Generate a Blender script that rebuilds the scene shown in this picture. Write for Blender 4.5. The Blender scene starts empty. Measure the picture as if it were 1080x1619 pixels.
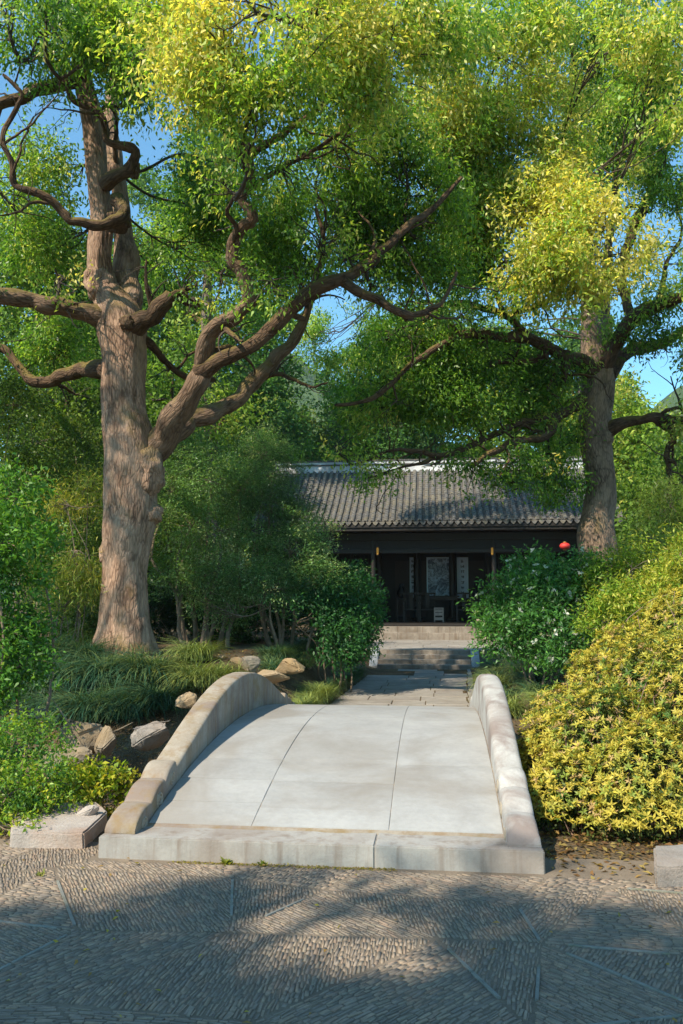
import bpy, bmesh, math, random
import numpy as np
from mathutils import Vector, noise as mnoise

# ------------------------------------------------------------------ camera, sky, sun, exposure
SC = bpy.context.scene
COL = SC.collection
FPX = 1300.0                                   # focal length in pixels of the 1080x1619 photograph
PITCH = math.atan((950 - 809.5) / FPX)
YAW = math.radians(6.529)
CAM = np.array([0.7535, -5.1477, 1.6])
cam = bpy.data.cameras.new('camera')
cam.sensor_fit = 'VERTICAL'; cam.sensor_height = 36; cam.lens = 36 * FPX / 1619
cam.clip_start = 0.05; cam.clip_end = 3000
camo = bpy.data.objects.new('camera', cam); COL.objects.link(camo)
camo.location = CAM; camo.rotation_euler = (math.pi / 2 + PITCH, 0, YAW)
SC.camera = camo

SUN = np.array([-0.62, -0.82, 1.0]); SUN /= np.linalg.norm(SUN)
world = bpy.data.worlds.new('World'); SC.world = world; world.use_nodes = True
wn = world.node_tree.nodes; wl = world.node_tree.links; wn.clear()
sky = wn.new('ShaderNodeTexSky'); sky.sky_type = 'NISHITA'; sky.sun_disc = False
sky.sun_elevation = math.asin(SUN[2]); sky.sun_rotation = math.atan2(SUN[0], SUN[1])
sky.air_density = 1.0; sky.dust_density = 0.3; sky.ozone_density = 1.6; sky.altitude = 50
bg = wn.new('ShaderNodeBackground'); bg.inputs['Strength'].default_value = 0.15
wo = wn.new('ShaderNodeOutputWorld')
grade = wn.new('ShaderNodeMix'); grade.data_type = 'RGBA'; grade.blend_type = 'MULTIPLY'; grade.inputs[0].default_value = 1.0
grade.inputs[7].default_value = (.60, 1.02, 1.07, 1)        # the cyan cast the whole sky has in the photograph
wl.new(sky.outputs[0], grade.inputs[6]); wl.new(grade.outputs[2], bg.inputs[0]); wl.new(bg.outputs[0], wo.inputs[0])
sl = bpy.data.lights.new('sun', 'SUN'); sl.energy = 5.0; sl.angle = math.radians(0.6); sl.color = (1.0, 0.89, 0.70)
so = bpy.data.objects.new('sun', sl); COL.objects.link(so)
so.rotation_euler = Vector(-SUN).to_track_quat('-Z', 'Y').to_euler(); so.location = (-10, -10, 30)
SC.view_settings.view_transform = 'Standard'; SC.view_settings.look = 'None'
SC.view_settings.exposure = 0.76; SC.view_settings.gamma = 1.0; SC.view_settings.use_curve_mapping = False
SC.render.engine = 'CYCLES'
SC.cycles.use_denoising = True
try: SC.cycles.denoiser = 'OPENIMAGEDENOISE'
except Exception: pass
SC.cycles.max_bounces = 8; SC.cycles.transparent_max_bounces = 4
SC.cycles.diffuse_bounces = 5; SC.cycles.transmission_bounces = 6

# ------------------------------------------------------------------ helpers
rng = np.random.default_rng(7); random.seed(7)
def P(px, py, d):
    """world point seen at a pixel of the photograph at depth d along the ground"""
    u = (px - 540) / FPX; v = (809.5 - py) / FPX
    c, s = math.cos(PITCH), math.sin(PITCH)
    r = np.array([u, c - v * s, s + v * c]); r = r * d / r[1]
    cy, sy = math.cos(YAW), math.sin(YAW)
    return CAM + np.array([cy * r[0] - sy * r[1], sy * r[0] + cy * r[1], r[2]])
def PZ(px, py, z):
    a = P(px, py, 1.0) - CAM
    return CAM + a * (z - CAM[2]) / a[2]
def project(p):
    q = np.asarray(p) - CAM
    cy, sy = math.cos(YAW), math.sin(YAW)
    x = cy * q[..., 0] + sy * q[..., 1]; y = -sy * q[..., 0] + cy * q[..., 1]; z = q[..., 2]
    c, s = math.cos(PITCH), math.sin(PITCH)
    f = c * y + s * z; up = -s * y + c * z
    f = np.where(np.abs(f) < 1e-3, 1e-3, f)
    return 540 + FPX * x / f, 809.5 - FPX * up / f, f
def sm(a, b, x):
    t = np.clip((x - a) / (b - a), 0, 1); return t * t * (3 - 2 * t)

def mesh_obj(name, verts, faces, mat=None, parent=None, smooth=False, loc=None):
    me = bpy.data.meshes.new(name)
    me.from_pydata([tuple(map(float, v)) for v in verts], [], [tuple(f) for f in faces]); me.update()
    if smooth: me.shade_smooth()
    if mat: me.materials.append(mat)
    o = bpy.data.objects.new(name, me); COL.objects.link(o)
    if parent: o.parent = parent
    if loc is not None: o.location = loc
    return o
def np_obj(name, V, Q, mat=None, parent=None, smooth=False, n=4):
    """fast mesh of n-gons from numpy arrays"""
    me = bpy.data.meshes.new(name)
    V = np.ascontiguousarray(V, dtype=np.float32); Q = np.ascontiguousarray(Q, dtype=np.int32)
    me.vertices.add(len(V)); me.vertices.foreach_set('co', V.ravel())
    me.loops.add(Q.size); me.loops.foreach_set('vertex_index', Q.ravel())
    me.polygons.add(len(Q))
    me.polygons.foreach_set('loop_start', np.arange(len(Q), dtype=np.int32) * n)
    me.update(calc_edges=True)
    if smooth: me.shade_smooth()
    if mat: me.materials.append(mat)
    o = bpy.data.objects.new(name, me); COL.objects.link(o)
    if parent: o.parent = parent
    return o
def tag(o, label=None, cat=None, group=None, kind=None):
    if label: o['label'] = label
    if cat: o['category'] = cat
    if group: o['group'] = group
    if kind: o['kind'] = kind
    return o
def empty(name, loc, label=None, cat=None, group=None, rz=0):
    o = bpy.data.objects.new(name, None); COL.objects.link(o); o.location = tuple(map(float, loc)); o.rotation_euler[2] = rz
    o.empty_display_size = 0.2
    return tag(o, label, cat, group)
def boxv(x0, x1, y0, y1, z0, z1):
    V = [(x0, y0, z0), (x1, y0, z0), (x1, y1, z0), (x0, y1, z0), (x0, y0, z1), (x1, y0, z1), (x1, y1, z1), (x0, y1, z1)]
    F = [(0, 3, 2, 1), (4, 5, 6, 7), (0, 1, 5, 4), (1, 2, 6, 5), (2, 3, 7, 6), (3, 0, 4, 7)]
    return V, F
def bevelled(o, w=0.008, seg=2):
    bm = bmesh.new(); bm.from_mesh(o.data)
    bmesh.ops.bevel(bm, geom=list(bm.edges), offset=w, segments=seg, affect='EDGES', profile=0.6)
    bm.to_mesh(o.data); bm.free(); return o
def box(name, x0, x1, y0, y1, z0, z1, mat, parent=None, bev=0.0, origin=(0, 0, 0), seg=2):
    V, F = boxv(x0, x1, y0, y1, z0, z1)
    V = [(v[0] - origin[0], v[1] - origin[1], v[2] - origin[2]) for v in V]
    o = mesh_obj(name, V, F, mat, parent)
    if bev: bevelled(o, bev, seg)
    return o
def join_boxes(name, boxes, mat, parent=None):
    V = []; F = []
    for b in boxes:
        v, f = boxv(*b); k = len(V); V += v; F += [tuple(i + k for i in q) for q in f]
    return mesh_obj(name, V, F, mat, parent)
def catmull(pts, rad, step):
    pts = np.asarray(pts, float); rad = np.asarray(rad, float); n = len(pts); out = []; ro = []
    for i in range(n - 1):
        p0 = pts[max(i - 1, 0)]; p1 = pts[i]; p2 = pts[i + 1]; p3 = pts[min(i + 2, n - 1)]
        k = max(2, int(np.linalg.norm(p2 - p1) / step))
        for t in np.linspace(0, 1, k, endpoint=False):
            out.append(.5 * ((2 * p1) + (-p0 + p2) * t + (2 * p0 - 5 * p1 + 4 * p2 - p3) * t * t + (-p0 + 3 * p1 - 3 * p2 + p3) * t ** 3))
            ro.append(rad[i] + (rad[i + 1] - rad[i]) * t)
    out.append(pts[-1]); ro.append(rad[-1])
    return np.array(out), np.array(ro)
def frames(pts):
    T = np.gradient(pts, axis=0); T /= np.linalg.norm(T, axis=1)[:, None] + 1e-9
    N = np.zeros_like(T); a = np.array([0, 1., 0]) if abs(T[0][1]) < .9 else np.array([1., 0, 0])
    for i, t in enumerate(T):
        a = a - t * a.dot(t); a /= np.linalg.norm(a) + 1e-9; N[i] = a
    return T, N, np.cross(T, N)
def tube_arrays(pts, rad, seg=12, lump=0.0, ridge=0.0, seed=0, vscale=1.0, flare=None):
    T, N, B = frames(pts)
    L = np.concatenate([[0], np.cumsum(np.linalg.norm(np.diff(pts, axis=0), axis=1))])
    th = np.linspace(0, 2 * math.pi, seg, endpoint=False)
    n = len(pts); V = np.zeros((n, seg, 3)); C = np.zeros((n, seg, 3))
    for i in range(n):
        for j in range(seg):
            ct, st = math.cos(th[j]), math.sin(th[j]); r = rad[i]
            C[i, j] = (ct * max(r, .02) * 1.0, st * max(r, .02), L[i])
            if lump:
                q = Vector((ct * 1.3 + seed * 7.1, st * 1.3, L[i] * 1.1 / max(vscale, .1)))
                r *= 1 + lump * mnoise.fractal(q, 1.0, 2.0, 3)
            if ridge:
                q = Vector((ct * 4.5 + seed * 3.3, st * 4.5, L[i] * 1.2))
                r += ridge * mnoise.noise(q) + ridge * .6 * mnoise.noise(q * 2.3)
            if flare is not None:
                f = max(0.0, 1 - L[i] / flare[0])
                r *= 1 + flare[1] * f ** 2.2 * (0.75 + 0.55 * math.sin(th[j] * 3 + seed) + .3 * math.sin(th[j] * 5 + 1.3 * seed))
            V[i, j] = pts[i] + (N[i] * ct + B[i] * st) * r
    Q = []
    for i in range(n - 1):
        a = i * seg
        for j in range(seg):
            k = (j + 1) % seg
            Q.append((a + j, a + k, a + seg + k, a + seg + j))
    return V.reshape(-1, 3), np.array(Q), C.reshape(-1, 3)
def set_vec(o, name, C):
    at = o.data.attributes.new(name, 'FLOAT_VECTOR', 'POINT'); at.data.foreach_set('vector', np.ascontiguousarray(C, dtype=np.float32).ravel())
def limb(name, pts, rad, mat, parent, seg=14, step=None, lump=.10, ridge=0.0, seed=0, flare=None, cap=True):
    p, r = catmull(pts, rad, step or max(.04, min(rad) * .8))
    V, Q, C = tube_arrays(p, r, seg, lump, ridge, seed, flare=flare)
    if cap:                                     # close the end with a ring shrunk to a point
        V = np.vstack([V, np.tile(p[-1], (seg, 1))]); C = np.vstack([C, C[-seg:] * np.array([.1, .1, 1])])
        a = (len(p) - 1) * seg
        Q = np.vstack([Q, [(a + j, a + (j + 1) % seg, a + seg + (j + 1) % seg, a + seg + j) for j in range(seg)]])
    o = np_obj(name, V, Q, mat, parent, True); set_vec(o, 'bark_co', C)
    return o, p
def twig_set(name, chains, mat, parent, seg=4):
    """one part made of many thin twigs: chains = [(pts, rad)...]"""
    Vs = []; Qs = []; k = 0
    th = np.linspace(0, 2 * math.pi, seg, endpoint=False)
    for pts, rad in chains:
        pts = np.asarray(pts); T, N, B = frames(pts)
        V = pts[:, None, :] + (N[:, None, :] * np.cos(th)[None, :, None] + B[:, None, :] * np.sin(th)[None, :, None]) * np.asarray(rad)[:, None, None]
        n = len(pts); i = np.arange(n - 1)[:, None] * seg; j = np.arange(seg)[None, :]; j2 = (j + 1) % seg
        Q = np.stack([i + j, i + j2, i + seg + j2, i + seg + j], -1).reshape(-1, 4) + k
        Vs.append(V.reshape(-1, 3)); Qs.append(Q); k += n * seg
    o = np_obj(name, np.vstack(Vs), np.vstack(Qs), mat, parent, True)
    set_vec(o, 'bark_co', np.vstack(Vs)); return o

# ------------------------------------------------------------------ materials
def newmat(name):
    m = bpy.data.materials.new(name); m.use_nodes = True
    nt = m.node_tree; nt.nodes.clear()
    out = nt.nodes.new('ShaderNodeOutputMaterial'); b = nt.nodes.new('ShaderNodeBsdfPrincipled')
    nt.links.new(b.outputs[0], out.inputs[0]); return m, nt, b, out
def N(nt, t, **kw):
    n = nt.nodes.new(t)
    for k, v in kw.items():
        if k in n.inputs: n.inputs[k].default_value = v
        else: setattr(n, k, v)
    return n
def ramp(nt, fac, stops):
    r = nt.nodes.new('ShaderNodeValToRGB'); e = r.color_ramp.elements
    while len(e) < len(stops): e.new(0.5)
    for i, (p, c) in enumerate(stops): e[i].position = p; e[i].color = (*c, 1) if len(c) == 3 else c
    nt.links.new(fac, r.inputs[0]); return r
def mixc(nt, fac, a, b, mode='MIX'):
    m = nt.nodes.new('ShaderNodeMix'); m.data_type = 'RGBA'; m.blend_type = mode
    for s, v in ((m.inputs[0], fac), (m.inputs[6], a), (m.inputs[7], b)):
        if hasattr(v, 'is_linked'): nt.links.new(v, s)
        else: s.default_value = v if not isinstance(v, tuple) else ((*v, 1) if len(v) == 3 else v)
    return m.outputs[2]
def bump(nt, b, h, strength=.4, dist=.01):
    n = nt.nodes.new('ShaderNodeBump'); n.inputs['Strength'].default_value = strength; n.inputs['Distance'].default_value = dist
    nt.links.new(h, n.inputs['Height']); nt.links.new(n.outputs[0], b.inputs['Normal'])
def coords(nt, scale=(1, 1, 1), src='Object', attr=None):
    if attr:
        t = nt.nodes.new('ShaderNodeAttribute'); t.attribute_name = attr; o = t.outputs['Vector']
    else:
        t = nt.nodes.new('ShaderNodeTexCoord'); o = t.outputs[src]
        if src == 'Object':                      # world position, so that every stone has its own grain
            g = nt.nodes.new('ShaderNodeNewGeometry'); o = g.outputs['Position']
    m = nt.nodes.new('ShaderNodeMapping'); m.inputs['Scale'].default_value = scale
    nt.links.new(o, m.inputs[0]); return m.outputs[0]
def tex(nt, kind, vec, **kw):
    n = N(nt, kind, **kw); nt.links.new(vec, n.inputs['Vector']); return n

def stone_mat(name, dark, light, scale=6, stain=None, stain_amt=.5, rough=.85, moss=None, bumpd=.006, streak=None, tint_attr=False, grit=60):
    m, nt, b, out = newmat(name)
    n1 = tex(nt, 'ShaderNodeTexNoise', coords(nt), Scale=scale, Detail=8, Roughness=.65)
    n2 = tex(nt, 'ShaderNodeTexNoise', coords(nt), Scale=scale * 9, Detail=5, Roughness=.7)
    n3 = tex(nt, 'ShaderNodeTexNoise', coords(nt), Scale=scale * .28, Detail=5, Roughness=.6, Distortion=.6)
    mx = N(nt, 'ShaderNodeMath', operation='MULTIPLY_ADD'); nt.links.new(n1.outputs[0], mx.inputs[0]); mx.inputs[1].default_value = .65
    ad = N(nt, 'ShaderNodeMath', operation='MULTIPLY'); nt.links.new(n2.outputs[0], ad.inputs[0]); ad.inputs[1].default_value = .35; nt.links.new(ad.outputs[0], mx.inputs[2])
    c = ramp(nt, mx.outputs[0], [(.33, dark), (.66, light)]).outputs[0]
    if stain:
        f = ramp(nt, n3.outputs[0], [(.46, (0, 0, 0)), (.62, (stain_amt,) * 3)]).outputs[0]
        c = mixc(nt, f, c, stain)
    if streak:
        ns = tex(nt, 'ShaderNodeTexNoise', coords(nt, (7, 7, .5)), Scale=1.6, Detail=6, Roughness=.6)
        f = ramp(nt, ns.outputs[0], [(.5, (0, 0, 0)), (.68, (.7,) * 3)]).outputs[0]
        c = mixc(nt, f, c, streak)
    if moss:
        nm = tex(nt, 'ShaderNodeTexNoise', coords(nt), Scale=3.2, Detail=7, Roughness=.7)
        f = ramp(nt, nm.outputs[0], [(.52, (0, 0, 0)), (.66, (.8,) * 3)]).outputs[0]
        c = mixc(nt, f, c, moss)
    if tint_attr:
        oi = nt.nodes.new('ShaderNodeAttribute'); oi.attribute_name = 'stone_tint'
        c = mixc(nt, .75, c, oi.outputs['Color'], 'MULTIPLY')
    oi2 = nt.nodes.new('ShaderNodeObjectInfo'); c = mixc(nt, 1.0, c, ramp(nt, oi2.outputs['Random'], [(0, (.93, .925, .92)), (1, (1.05, 1.045, 1.04))]).outputs[0], 'MULTIPLY')
    nt.links.new(c, b.inputs['Base Color']); b.inputs['Roughness'].default_value = rough
    b.inputs['Specular IOR Level'].default_value = .3
    g = tex(nt, 'ShaderNodeTexNoise', coords(nt), Scale=grit, Detail=4, Roughness=.7)
    hh = N(nt, 'ShaderNodeMath', operation='ADD'); nt.links.new(mx.outputs[0], hh.inputs[0]); nt.links.new(g.outputs[0], hh.inputs[1])
    bump(nt, b, hh.outputs[0], .6, bumpd)
    return m
def bark_mat(name, ridge, groove, moss, moss_amt=.5, blotch=(.3, .24, .2)):
    m, nt, b, out = newmat(name)
    v1 = tex(nt, 'ShaderNodeTexNoise', coords(nt, (30, 30, 7.5), attr='bark_co'), Scale=1, Detail=6, Roughness=.65, Distortion=.35)
    v2 = tex(nt, 'ShaderNodeTexVoronoi', coords(nt, (22, 22, 5.5), attr='bark_co'), Scale=1.0, feature='DISTANCE_TO_EDGE', Randomness=1.0)
    big = tex(nt, 'ShaderNodeTexNoise', coords(nt, (3, 3, 1.6), attr='bark_co'), Scale=1.3, Detail=5, Roughness=.6)
    e = ramp(nt, v2.outputs['Distance'], [(.0, (.35, .35, .35)), (.2, (1, 1, 1))]).outputs[0]
    h = N(nt, 'ShaderNodeMath', operation='MULTIPLY'); nt.links.new(v1.outputs[0], h.inputs[0]); nt.links.new(e, h.inputs[1])
    c = ramp(nt, h.outputs[0], [(.08, groove), (.5, ridge)]).outputs[0]
    f = ramp(nt, big.outputs[0], [(.40, (0, 0, 0)), (.62, (.75,) * 3)]).outputs[0]
    c = mixc(nt, f, c, blotch)
    dk = tex(nt, 'ShaderNodeTexNoise', coords(nt, (5, 5, 2.2), attr='bark_co'), Scale=1.1, Detail=6, Roughness=.65, Distortion=.8)
    c = mixc(nt, ramp(nt, dk.outputs[0], [(.50, (0, 0, 0)), (.66, (.6,) * 3)]).outputs[0], c, groove)
    geo = nt.nodes.new('ShaderNodeNewGeometry'); sx = nt.nodes.new('ShaderNodeSeparateXYZ'); nt.links.new(geo.outputs['Normal'], sx.inputs[0])
    nm = tex(nt, 'ShaderNodeTexNoise', coords(nt), Scale=2.4, Detail=6, Roughness=.65)
    up = N(nt, 'ShaderNodeMath', operation='MULTIPLY_ADD'); nt.links.new(sx.outputs[2], up.inputs[0]); up.inputs[1].default_value = .30; nt.links.new(nm.outputs[0], up.inputs[2])
    f2 = ramp(nt, up.outputs[0], [(.56, (0, 0, 0)), (.74, (moss_amt,) * 3)]).outputs[0]
    c = mixc(nt, f2, c, moss)
    nt.links.new(c, b.inputs['Base Color']); b.inputs['Roughness'].default_value = .9; b.inputs['Specular IOR Level'].default_value = .15
    bump(nt, b, h.outputs[0], .9, .03)
    return m
def leaf_mat(name, rough=.45, trans=.35, tcol=1.35, spec=.4):
    m, nt, b, out = newmat(name)
    a = nt.nodes.new('ShaderNodeAttribute'); a.attribute_name = 'leaf_colour'
    nt.links.new(a.outputs['Color'], b.inputs['Base Color']); b.inputs['Roughness'].default_value = rough
    b.inputs['Specular IOR Level'].default_value = spec
    t = nt.nodes.new('ShaderNodeBsdfTranslucent')
    c = mixc(nt, 1.0, a.outputs['Color'], (tcol, tcol * 1.0, tcol * .45), 'MULTIPLY'); nt.links.new(c, t.inputs[0])
    mx = nt.nodes.new('ShaderNodeMixShader'); mx.inputs[0].default_value = trans
    nt.links.new(b.outputs[0], mx.inputs[1]); nt.links.new(t.outputs[0], mx.inputs[2]); nt.links.new(mx.outputs[0], out.inputs[0])
    return m
def plain(name, col, rough=.7, var=.25, scale=8, metal=0, emit=None, estr=1, stretch=(1, 1, 1)):
    m, nt, b, out = newmat(name)
    n1 = tex(nt, 'ShaderNodeTexNoise', coords(nt, stretch), Scale=scale, Detail=6, Roughness=.65)
    c = ramp(nt, n1.outputs[0], [(.3, tuple(x * (1 - var) for x in col)), (.7, tuple(min(1, x * (1 + var)) for x in col))]).outputs[0]
    nt.links.new(c, b.inputs['Base Color']); b.inputs['Roughness'].default_value = rough; b.inputs['Metallic'].default_value = metal
    bump(nt, b, n1.outputs[0], .3, .004)
    if emit: b.inputs['Emission Color'].default_value = (*emit, 1); b.inputs['Emission Strength'].default_value = estr
    return m

M = {}
M['deck'] = stone_mat('pale_deck_stone', (.265, .264, .262), (.36, .359, .357), 3.0, stain=(.22, .195, .168), stain_amt=.6, bumpd=.0025, grit=110)
M['kerb'] = stone_mat('weathered_kerb_stone', (.26, .245, .23), (.37, .355, .335), 5, stain=(.20, .15, .12), stain_amt=.5, streak=(.19, .145, .115), bumpd=.004)
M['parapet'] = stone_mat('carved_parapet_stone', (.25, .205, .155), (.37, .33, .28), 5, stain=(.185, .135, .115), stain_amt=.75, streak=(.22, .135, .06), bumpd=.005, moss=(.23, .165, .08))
M['parapet_r'] = stone_mat('lichened_parapet_stone', (.30, .287, .272), (.46, .45, .435), 6.4, stain=(.19, .145, .13), stain_amt=.85, bumpd=.005)
M['carve'] = stone_mat('carved_scroll_stone', (.26, .22, .17), (.36, .31, .25), 9, bumpd=.003)
M['paver'] = stone_mat('paver_shard_stone', (.178, .142, .113), (.315, .255, .20), 14, bumpd=.0010, tint_attr=True)
M['edging'] = stone_mat('edging_tile', (.15, .15, .135), (.28, .275, .25), 12, moss=(.15, .145, .07), bumpd=.003)
M['slab'] = stone_mat('path_slab_stone', (.20, .18, .16), (.33, .30, .27), 4, stain=(.19, .155, .13), stain_amt=.5, bumpd=.004, tint_attr=False)
M['step'] = stone_mat('step_stone', (.19, .16, .132), (.32, .28, .24), 6, stain=(.14, .11, .085), stain_amt=.6, streak=(.16, .12, .09), bumpd=.004)
M['cheek'] = stone_mat('cheek_stone', (.26, .27, .28), (.38, .39, .40), 5, bumpd=.003)
M['mossy'] = stone_mat('mossy_pillar_stone', (.24, .20, .13), (.36, .32, .24), 7, moss=(.20, .17, .05), bumpd=.006)
M['rock'] = stone_mat('garden_rock', (.13, .11, .085), (.34, .29, .23), 5, stain=(.36, .24, .12), stain_amt=.5, moss=(.09, .085, .035), bumpd=.02)
M['rock_w'] = stone_mat('warm_garden_rock', (.22, .155, .09), (.38, .29, .19), 5, stain=(.36, .23, .10), stain_amt=.6, bumpd=.02)
M['rock_g'] = stone_mat('grey_garden_rock', (.17, .16, .15), (.32, .30, .285), 6, stain=(.30, .22, .17), stain_amt=.4, bumpd=.015)
M['slabrock'] = stone_mat('pink_slab_rock', (.30, .26, .235), (.46, .41, .375), 6, stain=(.36, .22, .15), stain_amt=.5, bumpd=.012)
M['bark'] = bark_mat('camphor_bark', (.36, .225, .155), (.065, .036, .025), (.18, .13, .035), .5, (.43, .295, .215))
M['bark_mid'] = bark_mat('camphor_fork_bark', (.20, .128, .086), (.04, .024, .016), (.17, .13, .035), .6, (.245, .165, .115))
M['bark_limb'] = bark_mat('camphor_limb_bark', (.115, .072, .047), (.024, .015, .010), (.17, .13, .035), .7, (.15, .095, .060))
M['bark_r'] = bark_mat('grey_camphor_bark', (.28, .195, .14), (.05, .036, .028), (.16, .125, .04), .5, (.34, .24, .17))
M['bark_bg'] = bark_mat('far_bark', (.20, .15, .115), (.05, .035, .028), (.1, .09, .03), .3)
M['twig'] = plain('twig_bark', (.060, .042, .030), .9, .35, 20)
M['stem'] = plain('shrub_stem_bark', (.20, .145, .10), .9, .35, 14)
M['drytwig'] = plain('dry_twig_bark', (.22, .14, .11), .9, .35, 14)
M['leaf'] = leaf_mat('camphor_leaf', .42, .48, 1.6, .45)
M['leaf_far'] = leaf_mat('far_leaf', .6, .42, 1.5, .25)
M['leaf_shrub'] = leaf_mat('shrub_leaf', .45, .40, 1.4, .4)
M['leaf_azalea'] = leaf_mat('azalea_leaf', .5, .35, 1.2, .3)
M['blade'] = leaf_mat('grass_blade', .5, .25, 1.2, .35)
M['wood'] = plain('dark_lacquered_wood', (.016, .011, .009), .5, .35, 6, stretch=(8, 8, 1))
M['wood2'] = plain('dark_plank_wood', (.011, .008, .007), .6, .35, 6, stretch=(8, 8, 1))
M['wood_r'] = plain('reddish_wood_panel', (.035, .022, .020), .6, .25, 6, stretch=(8, 8, 1))
M['tile'] = stone_mat('grey_roof_tile', (.048, .046, .047), (.12, .115, .112), 7, stain=(.17, .145, .10), stain_amt=.5, bumpd=.006)
M['tile_c'] = stone_mat('weathered_cover_tile', (.062, .060, .060), (.175, .168, .162), 9, stain=(.20, .17, .11), stain_amt=.5, bumpd=.006)
M['plaster'] = stone_mat('limewashed_ridge', (.46, .48, .52), (.72, .74, .77), 3, stain=(.25, .26, .28), stain_amt=.6, bumpd=.003)
M['scroll_paper'] = plain('aged_scroll_paper', (.58, .70, .88), .8, .12, 3)
M['scroll_silk'] = plain('pale_silk_mount', (.60, .76, .88), .8, .1, 5)
M['ink'] = plain('brush_ink', (.035, .045, .10), .8, .2, 20)
M['pale_stand'] = plain('pale_stand_stone', (.30, .26, .24), .7, .2, 10)
M['iron'] = plain('black_iron', (.02, .02, .02), .5, .2, 10, .6)
M['amber'] = plain('amber_lamp_paper', (.45, .24, .05), .6, .1, 8, emit=(1.0, .50, .06), estr=.10)
M['redcloth'] = plain('red_lantern_cloth', (.55, .035, .03), .6, .15, 8)
M['redgold'] = plain('gilded_trim', (.5, .33, .09), .4, .15, 8, .5)
M['brickwall'] = plain('grey_plaster_wall', (.10, .095, .09), .9, .2, 2)

def soil_mat():
    m, nt, b, out = newmat('leaf_strewn_soil')
    n1 = tex(nt, 'ShaderNodeTexNoise', coords(nt), Scale=2.2, Detail=9, Roughness=.7)
    n2 = tex(nt, 'ShaderNodeTexVoronoi', coords(nt), Scale=38)
    c = ramp(nt, n1.outputs[0], [(.3, (.05, .036, .022)), (.55, (.12, .09, .055)), (.75, (.20, .155, .10))]).outputs[0]
    f = ramp(nt, n2.outputs['Color'], [(.72, (0, 0, 0)), (.8, (.7,) * 3)]).outputs[0]
    c = mixc(nt, f, c, (.17, .10, .045))
    nt.links.new(c, b.inputs['Base Color']); b.inputs['Roughness'].default_value = 1
    b.inputs['Specular IOR Level'].default_value = .1
    h = N(nt, 'ShaderNodeMath', operation='ADD'); nt.links.new(n1.outputs[0], h.inputs[0]); nt.links.new(n2.outputs['Distance'], h.inputs[1])
    bump(nt, b, h.outputs[0], .8, .03); return m
M['soil'] = soil_mat()
def mortar_mat():
    m, nt, b, out = newmat('sandy_mortar')
    n1 = tex(nt, 'ShaderNodeTexNoise', coords(nt), Scale=2.0, Detail=9, Roughness=.7)
    n2 = tex(nt, 'ShaderNodeTexNoise', coords(nt), Scale=70, Detail=5, Roughness=.7)
    h = N(nt, 'ShaderNodeMath', operation='MULTIPLY_ADD'); nt.links.new(n2.outputs[0], h.inputs[0]); h.inputs[1].default_value = .5; nt.links.new(n1.outputs[0], h.inputs[2])
    c = ramp(nt, h.outputs[0], [(.45, (.09, .073, .057)), (.95, (.25, .20, .152))]).outputs[0]
    nt.links.new(c, b.inputs['Base Color']); b.inputs['Roughness'].default_value = 1; b.inputs['Specular IOR Level'].default_value = .1
    bump(nt, b, n2.outputs[0], .7, .006); return m
M['mortar'] = mortar_mat()
def hill_mat():
    m, nt, b, out = newmat('wooded_hillside')
    n1 = tex(nt, 'ShaderNodeTexNoise', coords(nt), Scale=.3, Detail=6)
    n2 = tex(nt, 'ShaderNodeTexNoise', coords(nt), Scale=.05, Detail=8)
    c = ramp(nt, n2.outputs[0], [(.35, (.03, .065, .022)), (.6, (.075, .11, .03)), (.75, (.14, .15, .05))]).outputs[0]
    nt.links.new(c, b.inputs['Base Color']); b.inputs['Roughness'].default_value = 1; b.inputs['Specular IOR Level'].default_value = 0
    bump(nt, b, n1.outputs[0], 1.0, 5.0); return m
M['hill'] = hill_mat()
def painting_mat():
    m, nt, b, out = newmat('ink_landscape_painting')
    t = nt.nodes.new('ShaderNodeTexCoord'); mp = nt.nodes.new('ShaderNodeMapping'); nt.links.new(t.outputs['Generated'], mp.inputs[0])
    mp.inputs['Scale'].default_value = (3.2, 1, 5)
    n1 = tex(nt, 'ShaderNodeTexNoise', mp.outputs[0], Scale=1.2, Detail=9, Roughness=.62, Distortion=1.6)
    n2 = tex(nt, 'ShaderNodeTexNoise', mp.outputs[0], Scale=5, Detail=6, Roughness=.7, Distortion=.8)
    a = N(nt, 'ShaderNodeMath', operation='MULTIPLY_ADD'); nt.links.new(n2.outputs[0], a.inputs[0]); a.inputs[1].default_value = .45; nt.links.new(n1.outputs[0], a.inputs[2])
    c = ramp(nt, a.outputs[0], [(.52, (.05, .065, .12)), (.66, (.14, .19, .28)), (.82, (.52, .66, .84)), (.95, (.34, .52, .70))]).outputs[0]
    nt.links.new(c, b.inputs['Base Color']); b.inputs['Roughness'].default_value = .8; return m
M['painting'] = painting_mat()

# ------------------------------------------------------------------ terrain
def pathc(y): return 0.20 + (np.clip(y, 6.0, 15) - 6.9) * 0.0335
def ground_z(x, y):
    x = np.asarray(x, float); y = np.asarray(y, float)
    z = np.zeros(np.broadcast(x, y).shape)
    # stream bed passing under the bridge, curving back on the left
    yc = 2.6 + .10 * np.minimum(x + 1.5, 0) ** 2 * .3 + .05 * np.maximum(x - 1.5, 0)
    ch = np.exp(-((y - yc) / 1.25) ** 4)
    z = z - .52 * ch
    # banks
    left = sm(-.9, -2.3, x - (pathc(y) - .2)) * sm(4.4, 6.6, y) * .80
    right = sm(.9, 2.6, x - (pathc(y) - .0)) * sm(4.2, 8.5, y) * .45
    far = sm(12, 30, y) * .12
    lf = sm(-1.6, -2.6, x) * sm(.3, .9, y) * sm(2.2, 1.4, y) * .12
    z = z + left + right + far + lf
    z = z + .03 * np.sin(x * 2.1 + 1) * np.sin(y * 1.7) * sm(.5, 1.5, y) * sm(1.25, 2.2, np.abs(x - pathc(y)))
    return z
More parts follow.
